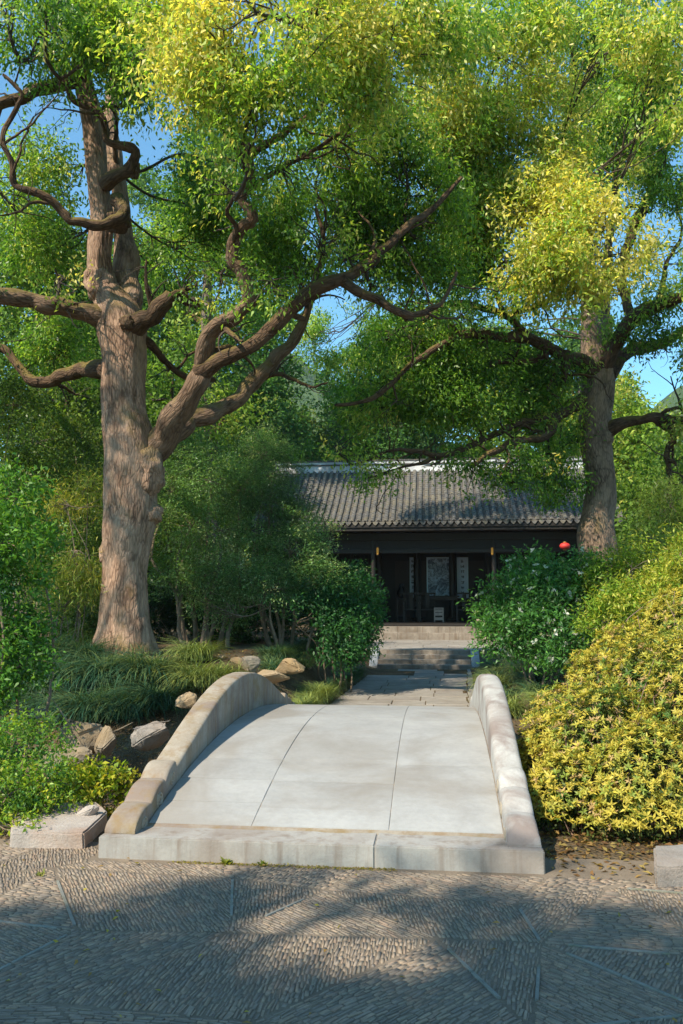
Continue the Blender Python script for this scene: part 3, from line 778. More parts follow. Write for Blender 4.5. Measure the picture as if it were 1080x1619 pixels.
# long side table below the picture
a = onp(662, 950, 25.75); b = onp(722, 950, 25.75)
tb = empty('side_table', ((a[0] + b[0]) / 2, 25.75, FZ - .02), 'long dark wooden side table under the landscape scroll', 'table'); hw = (b[0] - a[0]) / 2
box('table_top', -hw - .1, hw + .1, -.2, .2, .90, .95, M['wood'], tb, .008); box('apron', -hw, hw, -.17, -.14, .78, .897, M['wood'], tb)
for sx in (-1, 1):
    for sy in (-1, 1): box('leg', sx * hw - .03, sx * hw + .03, sy * .15 - .025, sy * .15 + .025, 0, .897, M['wood'], tb)
def armchair(px, label):
    q = onp(px, 980, 25.0); c = empty('armchair', (q[0], 25.0, FZ - .02), label, 'chair')
    box('seat', -.28, .28, -.23, .23, .42, .46, M['wood'], c, .008)
    for sx in (-1, 1):
        box('leg', sx * .26 - .02, sx * .26 + .02, -.22, -.18, 0, .418, M['wood'], c); box('leg', sx * .26 - .02, sx * .26 + .02, .18, .22, 0, 1.0, M['wood'], c)
        box('armrest', sx * .26 - .022, sx * .26 + .022, -.22, .178, .66, .70, M['wood'], c); box('arm_post', sx * .26 - .015, sx * .26 + .015, -.21, -.18, .462, .658, M['wood'], c)
    box('top_rail', -.30, .30, .18, .22, 1.002, 1.06, M['wood'], c, .006)
    for k in range(3): box('back_slat', -.238, .238, .19, .21, .58 + k * .13, .61 + k * .13, M['wood'], c)
    box('back_splat', -.07, .07, .178, .188, .464, 1.0, M['wood'], c)
armchair(676, 'dark armchair just left of the pale stand in the hall'); armchair(735, 'dark armchair right of the pale stand, beyond the slender column')
armchair(650, 'dark armchair beside the vase stand left of the picture')
q = onp(694, 982, 24.6); ps = empty('carved_stand', (q[0], 24.6, FZ - .02), 'pale carved square stand in the middle of the hall floor', 'stand')
box('stand_top', -.17, .17, -.17, .17, .48, .52, M['pale_stand'], ps, .008)
for sx in (-1, 1):
    for sy in (-1, 1): box('post', sx * .15 - .02, sx * .15 + .02, sy * .15 - .02, sy * .15 + .02, 0, .478, M['pale_stand'], ps)
for z in (.08, .24, .36): box('front_panel', -.128, .128, -.16, -.14, z, z + .1, M['pale_stand'], ps)
def lathe(name, prof, mat, par, loc=(0, 0, 0), seg=16):
    th = np.linspace(0, 2 * math.pi, seg, endpoint=False); V = []; F = []
    for rr, z in prof: V += [(rr * math.cos(t), rr * math.sin(t), z) for t in th]
    for k in range(len(prof) - 1): F += [(k * seg + j, k * seg + (j + 1) % seg, (k + 1) * seg + (j + 1) % seg, (k + 1) * seg + j) for j in range(seg)]
    F.append(tuple(range(seg))[::-1]); F.append(tuple((len(prof) - 1) * seg + j for j in range(seg)))
    o = mesh_obj(name, V, F, mat, par, True); o.location = loc; return o
for px, side in ((635, 'left'), (753, 'right')):
    q = onp(px, 980, 25.4); st = empty('flower_stand', (q[0], 25.4, FZ - .02), f'tall dark wooden flower stand on the {side} of the hall', 'stand')
    box('stand_top', -.17, .17, -.17, .17, .80, .84, M['wood'], st, .006); box('shelf', -.14, .14, -.14, .14, .2, .23, M['wood'], st)
    for sx in (-1, 1):
        for sy in (-1, 1): box('leg', sx * .15 - .018, sx * .15 + .018, sy * .15 - .018, sy * .15 + .018, 0, .798, M['wood'], st)
    v = lathe('vase', [(.07, 0), (.15, .10), (.17, .22), (.11, .36), (.06, .44), (.09, .52), (.085, .54)], M['iron'], None, (q[0], 25.4, FZ + .822)); tag(v, f'dark round bellied vase on the {side} flower stand', 'vase')
for px, side in ((597, 'left'), (778, 'right')):
    q = onp(px, 860, 22.28); L = empty('lantern', (q[0], 22.28, q[2]), f'small glowing amber lantern hanging by the {side} front column', 'lantern')
    top = 3.19 - q[2]
    p = np.array([(0, 0, z) for z in np.linspace(-.09, top, 3)]); V, Qq, C = tube_arrays(p, np.full(3, .006), 6); np_obj('cord', V, Qq, M['iron'], L, True)
    lathe('lamp_shade', [(.025, -.36), (.036, -.33), (.038, -.16), (.025, -.12)], M['amber'], L, seg=10)
    lathe('cap', [(.045, -.12), (.035, -.10), (.012, -.08)], M['wood'], L, seg=10); lathe('base', [(.010, -.42), (.03, -.38), (.036, -.363)], M['wood'], L, seg=10)
q = onp(893, 858, 21.9); L = empty('red_lantern', (q[0], 21.9, q[2]), 'red cloth lantern just above the green shrub by the right tree', 'lantern')
lathe('lamp_shade', [(.05, -.22), (.13, -.19), (.17, -.13), (.17, -.09), (.13, -.03), (.05, 0)], M['redcloth'], L, seg=16); lathe('cap', [(.05, .003), (.05, .03)], M['redgold'], L); lathe('base', [(.05, -.245), (.05, -.223)], M['redgold'], L)
p = np.array([(0, 0, z) for z in np.linspace(.03, 3.95 - q[2], 3)]); V, Qq, C = tube_arrays(p, np.full(3, .006), 6); np_obj('cord', V, Qq, M['iron'], L, True)
# ------------------------------------------------------------------ foliage engine
def unit(v): return v / (np.linalg.norm(v, axis=-1, keepdims=True) + 1e-9)
def leaf_obj(name, pos, d, nrm, L, W, col, mat, parent):
    d = unit(d); side = unit(np.cross(d, nrm)); nrm = np.cross(side, d); L = L[:, None]; W = W[:, None]
    V = np.empty((len(pos), 4, 3), np.float32)
    V[:, 0] = pos; V[:, 1] = pos + d * L * .42 + side * W * .5 + nrm * W * .2
    V[:, 2] = pos + d * L - nrm * L * .14; V[:, 3] = pos + d * L * .42 - side * W * .5 + nrm * W * .2
    o = np_obj(name, V.reshape(-1, 3), np.arange(len(pos) * 4).reshape(-1, 4), mat, parent)
    at = o.data.attributes.new('leaf_colour', 'FLOAT_COLOR', 'FACE')
    c = np.ones((len(pos), 4), np.float32); c[:, :3] = col; at.data.foreach_set('color', c.ravel())
    return o
def wob(p, f, seed):
    q = p * f + seed * 1.7
    return (np.sin(q[:, 0] + 1.3 * np.sin(q[:, 1] * .8)) + np.sin(q[:, 1] * 1.1 + 1.1 * np.sin(q[:, 2])) + np.sin(q[:, 2] * 1.2 + np.sin(q[:, 0] * .9))) / 3
def blob_sprays(blobs, dens, r, gaps=None, shell=.4, thr=-.45, f=2.2, seed=0, jit=0.12, up=.25, lights=None):
    """spray centres and axes through the volume of the crown's boughs; blobs = [(centre, (rx, ry, rz), density factor)]"""
    C = []; A = []; B = []
    for k, (c, rad, df) in enumerate([b[:3] for b in blobs]):
        rad = np.asarray(rad); n = int(dens * df * (rad.prod()) ** (2 / 3)); 
        u = unit(r.normal(size=(n, 3))); rr = shell + (1 - shell) * r.random(n) ** .6
        rr *= 1 + .30 * wob(u * 3.1, 1.0, k + seed) + .14 * wob(u * 8.0, 1.0, k)            # uneven outline
        p = np.asarray(c) + u * rr[:, None] * rad + r.normal(size=(n, 3)) * jit
        C.append(p); A.append(unit(u + np.array([0, 0, up]) + r.normal(size=(n, 3)) * .35)); B.append(np.full(n, k))
    C = np.vstack(C); A = np.vstack(A); B = np.concatenate(B)
    keep = wob(C, f, seed) > thr
    if gaps is not None:
        px, py, d = project(C)
        for gx, gy, rx, ry in gaps:
            q = ((px - gx) / rx) ** 2 + ((py - gy) / ry) ** 2
            keep &= (q > 1 + .35 * wob(C, 6.0, 3)) | (d < 0)
    for (lx, ly, lz, rx, ry, pr) in (lights if lights is not None else LIGHT):
        t = (C[:, 2] - lz) / SUN[2]; q = C - SUN * t[:, None]; e = ((q[:, 0] - lx) / rx) ** 2 + ((q[:, 1] - ly) / ry) ** 2
        keep &= ~((t > .6) & (e < 1 + .5 * wob(q, 5.0, 1)) & (r.random(len(C)) < pr))
    return C[keep], A[keep], B[keep]
def lerp(a, b, t): return np.asarray(a) + (np.asarray(b) - np.asarray(a)) * t[:, None]
def spray_leaves(C, A, r, k, size, L, W, old, young, ymean, droop=.5, spread=.7, flat=0.0, yvar=.3, bright=.22, along=.9):
    n = len(C); ym = np.clip(ymean + r.normal(size=n) * yvar * .55 + yvar * .95 * wob(C, 1.9, 4.2), 0, 1)             # each twig carries mature or fresh leaves, painted yellower for sunlit boughs
    idx = np.repeat(np.arange(n), k); m = len(idx)
    t = r.random(m) - .35
    off = r.normal(size=(m, 3)) * size * .42; off[:, 2] *= (1 - flat)
    p = C[idx] + A[idx] * (t * size * along)[:, None] + off
    sd = r.normal(size=(m, 3)); sd[:, 2] *= (1 - flat * .8)
    d = A[idx] * .55 + unit(sd) * spread; d[:, 2] -= droop * r.random(m)
    nr = unit(A[idx] * .5 * (1 - flat) + np.array([0, 0, 1.0]) * (.35 + flat) + r.normal(size=(m, 3)) * (.5 * (1 - flat * .6)))
    y = np.clip(ym[idx] + r.normal(size=m) * .11 + .15 * t, 0, 1)
    mid = np.asarray(old) * .45 + np.asarray(young) * .55; mid = mid * np.array([.62, 1.02, .55]); h2 = np.minimum(1, y * 2); h3 = np.maximum(0, y * 2 - 1)
    col = (lerp(old, mid, h2) + (np.asarray(young) - mid) * h3[:, None]) * (1 + r.normal(size=m) * bright)[:, None].clip(.45, 1.7)
    ll = L * r.uniform(.7, 1.3, m); return p, d, nr, ll, ll * (W / L) * r.uniform(.8, 1.2, m), np.clip(col, .005, .9)
def nearest(P_, q):
    i = np.argmin(((P_ - q) ** 2).sum(1)); return P_[i]
def bow(a, b, r, sag=.12, n=6):
    t = np.linspace(0, 1, n)[:, None]; L = np.linalg.norm(b - a); w = r.normal(size=3) * L * sag
    return a + (b - a) * t + np.sin(t * math.pi) * w + np.sin(t * 2.2 * math.pi) * r.normal(size=3) * L * .04
def crown_twigs(name, blobs, limbpts, C, B, mat, parent, r, base=.035, per=14, thin=.006):
    ch = []
    for k, (c, rad, df) in enumerate([b[:3] for b in blobs]):
        a = nearest(limbpts, c); b = np.asarray(c)
        if np.linalg.norm(b - a) > .15:
            p = bow(a, b, r, .10, 9); ch.append((p, np.linspace(base, base * .45, 9)))
        else: p = np.array([a, b])
        q = C[B == k]
        if len(q):
            for e in q[r.choice(len(q), min(per, len(q)), replace=False)]:
                s = p[r.integers(len(p) // 2, len(p))]; pp = bow(s, e, r, .10, 6); ch.append((pp, np.linspace(thin * 2.2, thin * .6, 6)))
    return tag(twig_set(name, ch, mat, parent), kind='stuff')
def px_blobs(lst, dscale=1.0):
    out = []
    for b in lst:
        px, py, d, rx, ry = b[:5]; df = b[5] if len(b) > 5 else 1.0
        s = d / FPX; out.append((P(px, py, d), (rx * s, (rx + ry) * .5 * s * dscale, ry * s), df))
    return out
# places the sun reaches through the crowns: x, y, z, radii, how open
_pw = tuple(PZ(540, 1495, 0)[:2])
LIGHT = [(.1, 7.2, 0, 1.7, .95, .97), (.2, 9.7, 0, 1.1, .5, .92), (.8, 12.2, 0, 1.1, .5, .92), (.5, 15.0, .2, 1.1, .8, .9), (.4, 18.0, .4, 1.5, .9, .9), (.6, 21.3, .7, 1.5, .6, .8), (-3.4, 9.6, 3.2, 1.8, 1.2, .8), (-2.0, 10.0, 2.2, 1.6, 1.0, .8), (-1.2, 10.5, 1.4, 1.0, .9, .8), (-1.6, 23.2, 5, 1.6, 1.2, .8)]
SHADE_LIGHT = LIGHT + [(_pw[0], _pw[1], 0, .66, .46, 1.0), (-2.6, .0, 0, 1.8, .72, .98), (2.7, -.05, 0, 1.6, .66, .98), (0, 2.9, .3, 1.9, 3.1, 1.0), (3.2, 1.6, .8, 2.4, 2.3, 1.0), (-3.0, 1.2, .3, 2.0, 1.6, 1.0)]
# sky holes and the light gap in the crowns (kept open in every crown behind)
GAPS = [(246, 226, 36, 42), (268, 150, 16, 12), (110, 172, 24, 18), (30, 110, 18, 20), (62, 178, 18, 10), (542, 525, 26, 34), (515, 548, 16, 16), (1045, 610, 46, 40), (1062, 415, 22, 36), (1040, 350, 26, 18),
        (915, 470, 12, 22), (985, 480, 20, 24), (868, 500, 24, 12), (340, 135, 8, 8), (715, 28, 14, 8), (1060, 560, 26, 20), (812, 515, 14, 9), (20, 590, 24, 16), (100, 560, 16, 12), (330, 455, 14, 14), (1010, 585, 18, 14), (462, 150, 8, 8), (880, 190, 8, 12),
        (300, 380, 10, 10), (505, 470, 14, 10), (620, 560, 14, 8)]

OLD = (.072, .180, .024); YOUNG = (.68, .58, .16); MID = (.085, .15, .022)
class Tree: pass
def build_tree(name, label, cat, base, trunk, limbs, blobs, r, dens, k, size, L, W, ymean, mats, lm, old=OLD, young=YOUNG, group=None, gaps=GAPS, extra=None, twig=.035, per=14, thr=-.28, yvar=.36, shell=.4, trunk_kw={}, limb_seg=12, droop=.55, up=.25, ff=3.4, jit=.22, lights=None, nbr=0):
    root = empty(name, base, label, cat, group); b = np.asarray(base)
    o, tp = limb('trunk', np.asarray(trunk[0]) - b, trunk[1], mats[0], root, **trunk_kw); pts = [tp + b]
    extra_tw = []
    for i, (p, rad) in enumerate(limbs):
        p = np.asarray(p) - b; rad = list(rad); rad[0] *= 1.3 if max(rad) < .3 else 1.0
        if nbr:                                   # crooked between the traced points
            p2, r2 = catmull(p, rad, max(.10, np.mean(rad) * 1.6)); w = unit(r.normal(size=p2.shape)) * (np.minimum(np.asarray(r2) * .30, .035))[:, None]; w[0] = 0; w[-1] = 0
            rk = np.asarray(r2) * (.90 + .10 * r.normal(size=len(r2)).clip(-1, 1.4)); p, rad = p2 + w, list(rk)
        o, lp = limb('limb', p, rad, mats[0] if (len(mats) > 2 and i in mats[2]) else M['bark_mid'] if (len(mats) > 3 and i in mats[3]) else mats[1], root, seg=limb_seg, seed=i + 1, lump=.2, ridge=.006); pts.append(lp + b)
        lr = np.interp(np.linspace(0, 1, len(lp)), np.linspace(0, 1, len(rad)), rad)
        for q in range(nbr if len(lp) > 12 else 0):
            k0 = int(len(lp) * (.30 + .68 * (q + r.random()) / nbr)); k0 = min(k0, len(lp) - 2); tg = unit(lp[k0 + 1] - lp[k0 - 1]); d = unit(unit(np.cross(tg, r.normal(size=3))) + tg * .6 + np.array([0, 0, .35]))
            ln = r.uniform(.7, 1.7); st = .11; c = lp[k0].copy(); bp = [c.copy()]
            for _ in range(int(ln / st)): d = unit(d + r.normal(size=3) * .30 + np.array([0, 0, .03])); c = c + d * st; bp.append(c.copy())
            bp = np.array(bp); r0 = min(lr[k0] * .5, .055); br = np.linspace(r0, max(.006, r0 * .25), len(bp))
            V_, Q_, C_ = tube_arrays(bp, br, 7); ob = np_obj('branch', V_, Q_, mats[1], root, True); set_vec(ob, 'bark_co', C_); pts.append(bp + b)
            for _ in range(5):
                j = r.integers(2, len(bp)); d2 = unit(unit(r.normal(size=3)) + d * .5); c2 = bp[j].copy(); tp_ = [c2.copy()]
                for __ in range(6): d2 = unit(d2 + r.normal(size=3) * .35); c2 = c2 + d2 * .09; tp_.append(c2.copy())
                extra_tw.append((np.array(tp_), np.linspace(br[j] * .5, .003, 7)))
    pts = np.vstack(pts)
    if extra_tw: tag(twig_set('twigs', extra_tw, M['twig'], root), kind='stuff')
    C, A, B = blob_sprays(blobs, dens, r, gaps, shell=shell, thr=thr, f=ff, seed=len(blobs), up=up, jit=jit, lights=lights)
    crown_twigs('twigs', [((np.asarray(x[0]) - b), x[1], x[2]) for x in blobs], pts - b, C - b, B, M['twig'], root, r, base=twig, per=per)
    ym = np.array([ymean if len(x) < 4 else x[3] for x in blobs])
    p, d, n, l, w, c = spray_leaves(C, A, r, k, size, L, W, old, young, ym[B], droop=droop, yvar=yvar)
    leaf_obj('crown', p - b, d, n, l, w, c, lm, root)
    return root
def trace(lst, d0=None):
    """lst = [(px, py, half-width px, depth)] -> points, radii"""
    return np.array([P(a[0], a[1], a[3]) for a in lst]), [a[2] * a[3] / FPX for a in lst]
def yb(lst, y): return [(c, q, d, y) for c, q, d in px_blobs(lst)]

# ------------------------------------------------------------------ the big camphor on the left
D = 12.5
tb_ = P(200, 1034, D); tb_[2] = float(ground_z(tb_[0], tb_[1]))
tr = trace([(200, 1052, 47, D), (200, 1030, 45, D), (200, 1000, 42, D), (198, 960, 39, D), (199, 900, 36, D), (203, 850, 40, D), (207, 810, 43, D), (206, 775, 42, D), (208, 735, 46, D), (203, 695, 44, D), (197, 650, 37, D), (195, 600, 36, D), (195, 560, 38, D), (193, 528, 42, D), (188, 503, 40, D), (174, 474, 30, D), (161, 444, 23, D), (157, 400, 20, D - .1), (162, 345, 20, D - .1), (155, 290, 18, D - .2), (150, 230, 19, D - .2), (144, 180, 19, D - .3), (132, 130, 16, D - .3), (128, 80, 13, D - .4), (138, 20, 11, D - .5), (150, -80, 8, D - .6)])
LL = [
 [(196, 560, 26, D + .05), (201, 495, 26, D + .15), (201, 440, 21, D + .3), (197, 380, 18, D + .4), (190, 330, 17, D + .5), (182, 270, 15, D + .5), (172, 210, 14, D + .6), (182, 140, 12, D + .8), (195, 60, 10, D + 1), (205, -60, 7, D + 1.2)],
 [(175, 512, 24, D), (140, 497, 19, D - .2), (95, 487, 16, D - .4), (50, 474, 14, D - .6), (0, 468, 13, D - .8), (-70, 472, 11, D - 1), (-160, 440, 8, D - 1.2)],
 [(178, 590, 16, D), (140, 583, 13, D + .4), (105, 590, 11, D + .8), (80, 604, 10, D + 1.), (48, 602, 9, D + 1.2), (20, 565, 8, D + 1.4), (-20, 540, 8, D + 1.6), (-90, 530, 6, D + 2)],
 [(205, 522, 20, D - .1), (228, 508, 17, D - .3), (252, 488, 14, D - .4), (272, 464, 11, D - .5)],
 [(196, 775, 24, D + .10), (222, 738, 29, D + .08), (245, 705, 26, D + .0), (275, 665, 22, D - .25), (302, 622, 18, D - .5), (318, 585, 17, D - .6), (322, 545, 15, D - .8), (350, 514, 13, D - 1.0), (383, 488, 12, D - 1.1), (392, 460, 12, D - 1.2), (375, 425, 12, D - 1.3), (365, 398, 11, D - 1.4), (378, 365, 11, D - 1.5), (401, 345, 10, D - 1.6), (384, 315, 9, D - 1.7), (396, 285, 8, D - 1.8), (394, 240, 7, D - 1.9), (380, 205, 5, D - 2), (350, 170, 4, D - 2.2)],
 [(316, 590, 15, D - .6), (345, 572, 15, D - .8), (385, 553, 14, D - 1.), (440, 510, 14, D - 1.2), (495, 458, 13, D - 1.4), (540, 440, 12, D - 1.4), (590, 410, 9, D - 1.3), (640, 360, 7, D - 1.2), (690, 325, 5, D - 1), (730, 280, 3, D - 1)],
 [(260, 690, 20, D + .1), (305, 662, 17, D + .4), (350, 648, 15, D + .7), (390, 618, 14, D + 1), (425, 575, 13, D + 1.2), (465, 535, 10, D + 1.4), (485, 495, 8, D + 1.5), (505, 430, 6, D + 1.6), (545, 345, 5, D + 1.6), (555, 270, 3, D + 1.6)],
 [(222, 535, 8, D), (245, 553, 7, D + .3), (272, 580, 6, D + .6), (300, 600, 5, D + .9), (340, 600, 4, D + 1.2)],
 [(394, 242, 7, D - 1.9), (430, 222, 6, D - 2.2), (475, 192, 5.5, D - 2.5), (515, 162, 5, D - 2.7), (540, 135, 4, D - 2.9), (570, 70, 3, D - 3.1)],
 [(385, 305, 6, D - 1.7), (420, 280, 5, D - 1.8), (470, 252, 4.5, D - 1.9), (520, 222, 4, D - 2), (560, 190, 3, D - 2.2), (600, 120, 2.5, D - 2.4)],
 [(540, 442, 10, D - 1.4), (575, 463, 9, D - 1.5), (610, 482, 8, D - 1.5), (645, 498, 7, D - 1.5), (680, 490, 5, D - 1.4), (705, 470, 3.5, D - 1.3), (722, 430, 2.5, D - 1.3)],
 [(185, 315, 11, D - .3), (195, 335, 11, D - .6), (178, 352, 11, D - .8), (145, 354, 10, D - .9), (112, 348, 8, D - 1), (85, 322, 7, D - 1.1), (52, 303, 6.5, D - 1.2), (25, 295, 6, D - 1.2), (18, 255, 5.5, D - 1.3), (3, 215, 5, D - 1.4), (20, 180, 5, D - 1.4), (35, 150, 4, D - 1.5), (5, 118, 3, D - 1.6)],
 [(168, 290, 11, D - .3), (182, 283, 11, D - .5), (205, 268, 11, D - .6), (214, 240, 9, D - .7), (190, 232, 8, D - .7), (170, 222, 7, D - .7), (166, 198, 7, D - .7), (150, 170, 7, D - .7), (118, 160, 6, D - .7), (105, 130, 5.5, D - .8), (100, 95, 5, D - .8), (118, 60, 4, D - .9), (130, 10, 3, D - 1)],
 [(136, 130, 15, D - .3), (100, 130, 13, D - .5), (55, 145, 12, D - .7), (10, 162, 11, D - .9), (-50, 168, 9, D - 1), (-130, 150, 7, D - 1.2)],
 [(105, 130, 4, D - .8), (80, 90, 3.5, D - .9), (50, 70, 3, D - 1), (10, 60, 2.5, D - 1)],
 [(490, 462, 6, D - 1.4), (505, 420, 5, D - 1.3), (512, 380, 4, D - 1.2), (500, 330, 3, D - 1.2)],
]
LB = yb([(350, 70, 8.7, 75, 62), (440, 110, 8.4, 70, 55), (300, 120, 9.0, 62, 48), (395, 165, 8.6, 60, 34), (540, 60, 8.8, 75, 60), (480, 20, 8.6, 80, 50), (610, 110, 9.4, 62, 55), (620, 30, 9.4, 70, 45), (270, 40, 9.2, 65, 50), (560, 140, 9.2, 40, 34), (400, 20, 8.4, 60, 45), (690, 60, 9.8, 45, 50)], .62) \
   + yb([(200, 60, 11, 75, 60), (150, 20, 11.5, 80, 50), (60, 60, 10.8, 70, 50), (20, 20, 10.5, 70, 50), (225, 130, 11.2, 42, 40), (75, 15, 10, 60, 30), (20, 330, 12.4, 52, 44), (75, 262, 13.0, 50, 42), (60, 390, 13.4, 56, 34)], .28) \
   + yb([(88, 425, 11.8, 36, 30)], .8) \
   + yb([(330, 250, 13.2, 52, 40), (300, 400, 14.4, 70, 56), (440, 330, 13.2, 56, 48), (470, 400, 13.4, 54, 44), (330, 330, 14.2, 50, 40), (545, 250, 11.6, 58, 44), (600, 300, 12.4, 60, 48), (640, 250, 12, 50, 44), (560, 350, 12.4, 56, 44), (650, 380, 12.8, 52, 44), (690, 440, 12.4, 44, 40), (470, 250, 11.8, 42, 36), (600, 400, 13, 44, 38), (685, 320, 12.2, 46, 42), (420, 420, 14.5, 44, 44), (240, 420, 15, 50, 50), (620, 190, 11.5, 52, 36)], .20) \
   + yb([(430, 445, 10.7, 34, 20, .5), (345, 440, 11.4, 34, 24, .5), (505, 395, 11, 34, 22, .5), (300, 470, 12, 30, 20, .5), (440, 265, 10.4, 34, 22, .6), (350, 300, 11.2, 30, 24, .6), (590, 455, 11.4, 34, 16, .5), (545, 405, 11.2, 26, 18, .5)], .3) \
   + yb([(-60, 440, 12, 60, 60, .5), (-140, 380, 11, 80, 70, .25), (-120, 130, 11, 90, 70, .2), (-60, 540, 13.5, 70, 60, .5), (60, 520, 14.2, 55, 34), (100, 560, 14.5, 44, 30)], .25) \
   + yb([(150, -70, 12, 120, 60, .2), (320, -60, 9.5, 110, 60, .35), (520, -60, 9.5, 110, 60, .35), (0, -70, 11, 110, 60, .15)], .4)  # yellow share per group also paints sunlit boughs bright, shaded ones green
r_ = np.random.default_rng(21)
tr = (tr[0], [q * .94 for q in tr[1]])
lt = build_tree('camphor_tree', 'huge gnarled camphor tree with twisting limbs on the left bank', 'tree', tb_, tr, [trace(q) for q in LL], LB, r_, 880, 30, .25, .080, .031, .3, (M['bark'], M['bark_limb'], (0,), (1, 4, 6)), M['leaf'],
    trunk_kw=dict(seg=72, step=.035, lump=.13, ridge=.012, seed=3, flare=(1.1, .42)), per=12, droop=1.15, nbr=4)
# burls on the trunk
def burl(px, py, d, rad, sc, par, mat, base):
    c = P(px, py, d) - base; bm = bmesh.new(); bmesh.ops.create_icosphere(bm, subdivisions=4, radius=rad)
    for v in bm.verts:
        q = v.co / rad; v.co *= 1 + .28 * mnoise.fractal(q * 1.6 + Vector((px, 0, 0)), 1, 2, 4); v.co = Vector((v.co.x * sc[0], v.co.y * sc[1], v.co.z * sc[2]))
    me = bpy.data.meshes.new('burl'); bm.to_mesh(me); bm.free(); me.shade_smooth(); me.materials.append(mat)
    o = bpy.data.objects.new('burl', me); COL.objects.link(o); o.parent = par; o.location = c
    co = np.array([v.co[:] for v in me.vertices]); set_vec(o, 'bark_co', co); return o
burl(238, 812, D - .05, .19, (1, 1, .85), lt, M['bark'], tb_); burl(170, 872, D - .05, .16, (.6, 1, 1.6), lt, M['bark'], tb_); burl(200, 510, D - .42, .11, (1, .7, 1), lt, M['bark_limb'], tb_)
burl(185, 352, D - .4, .17, (1.2, 1, .9), lt, M['bark_limb'], tb_); burl(232, 745, D - .1, .30, (.9, 1, 1.3), lt, M['bark'], tb_); burl(158, 448, D - .02, .26, (.9, 1, 1.1), lt, M['bark'], tb_)
burl(212, 268, D - .55, .11, (.8, .8, 1.3), lt, M['bark_limb'], tb_)

# ------------------------------------------------------------------ the camphor on the right
D = 18.0
rb_ = P(945, 900, D); rb_[2] = float(ground_z(rb_[0], rb_[1]))
zpx = project(rb_)[1]
tr = trace([(946, float(zpx) + 12, 36, D), (946, 905, 33, D), (944, 870, 33, D), (942, 845, 33, D), (946, 815, 28, D), (950, 775, 25, D), (946, 735, 26, D), (943, 700, 27, D), (940, 660, 27, D), (944, 620, 29, D), (946, 590, 28, D), (941, 560, 26, D), (935, 535, 18, D), (932, 500, 15, D), (930, 455, 14, D), (924, 390, 12, D), (918, 290, 10, D), (910, 160, 7, D), (905, 60, 5, D)])
tr = (tr[0], [q * .88 for q in tr[1]])
LL = [
 [(955, 575, 16, D + .2), (957, 530, 11, D + .4), (958, 480, 10, D + .5), (960, 400, 8, D + .7), (975, 300, 6, D + .9), (990, 180, 4, D + 1)],
 [(948, 585, 18, D - .1), (972, 545, 14, D - .4), (1000, 505, 13, D - .7), (1040, 480, 12, D - 1), (1085, 470, 10, D - 1.3), (1150, 450, 8, D - 1.6), (1230, 420, 5, D - 2)],
 [(960, 590, 14, D), (985, 562, 11, D + .3), (1015, 548, 10, D + .6), (1050, 542, 9, D + .8), (1085, 520, 8, D + 1), (1150, 490, 6, D + 1.2)],
 [(955, 685, 17, D), (980, 672, 11, D - .2), (1015, 662, 9, D - .4), (1050, 660, 8, D - .6), (1085, 666, 7.5, D - .8), (1140, 655, 6, D - 1)],
 [(1056, 662, 6, D - .6), (1064, 690, 5, D - .7), (1054, 720, 5, D - .7), (1060, 760, 3.5, D - .7), (1056, 785, 2, D - .7)],
 [(940, 585, 17, D - .1), (915, 572, 14, D - .4), (890, 562, 12, D - .7), (860, 545, 10, D - 1), (825, 533, 9, D - 1.4), (780, 531, 8, D - 1.8), (735, 528, 7.5, D - 2.2), (710, 538, 6.5, D - 2.4), (670, 562, 6, D - 2.6), (635, 590, 5.5, D - 2.8), (600, 622, 5, D - 3), (570, 636, 3.5, D - 3.2), (530, 640, 2.5, D - 3.4)],
 [(895, 562, 10, D - .7), (893, 585, 8, D - .8), (894, 605, 4, D - .8)],
 [(835, 535, 8, D - 1.3), (815, 512, 7, D - 1.5), (795, 498, 6.5, D - 1.7), (765, 487, 6, D - 1.9), (725, 480, 5.5, D - 2.1), (695, 488, 5, D - 2.3), (670, 505, 4, D - 2.5)],
 [(800, 500, 5, D - 1.7), (830, 490, 4.5, D - 1.8), (865, 478, 4, D - 1.9), (890, 455, 3, D - 2), (905, 420, 2.5, D - 2)],
 [(795, 498, 4.5, D - 1.7), (785, 465, 4, D - 1.7), (775, 430, 3, D - 1.7), (760, 380, 2.5, D - 1.7)],
 [(930, 632, 13, D), (905, 643, 11, D - .3), (885, 655, 10, D - .6), (868, 680, 9, D - .9), (850, 695, 8, D - 1.1), (815, 697, 7, D - 1.4), (785, 712, 6, D - 1.7), (765, 722, 4, D - 1.9), (750, 735, 3, D - 2)],
 [(885, 656, 8, D - .6), (850, 662, 7.5, D - .8), (815, 672, 7, D - 1), (775, 690, 6, D - 1.2), (735, 708, 5.5, D - 1.5), (700, 720, 5, D - 1.8), (660, 714, 4, D - 2), (620, 712, 3, D - 2.2), (580, 728, 2.2, D - 2.4), (555, 735, 1.5, D - 2.5)],
 [(700, 720, 4, D - 1.8), (665, 732, 3, D - 1.9), (640, 738, 2.2, D - 2), (615, 745, 1.5, D - 2)],
 [(862, 560, 6, D - 1), (835, 572, 5, D - 1), (805, 570, 5, D - 1.1), (775, 575, 4.5, D - 1.2), (765, 600, 4, D - 1.2), (768, 625, 3, D - 1.2), (755, 640, 2, D - 1.2)],
 [(1000, 505, 8, D - .7), (985, 455, 8, D - .5), (990, 400, 9, D - .3), (1005, 355, 10, D - .2), (1025, 315, 10, D), (1045, 260, 9, D + .2), (1050, 170, 7, D + .4), (1040, 60, 5, D + .6)],
 [(840, 345, 3.5, D - 1), (905, 340, 5, D - .5), (940, 310, 4, D), (950, 265, 4, D)],
 [(1040, 480, 5, D - 1), (1048, 450, 4.5, D - 1), (1055, 415, 4, D - 1), (1075, 380, 3, D - 1)],
]
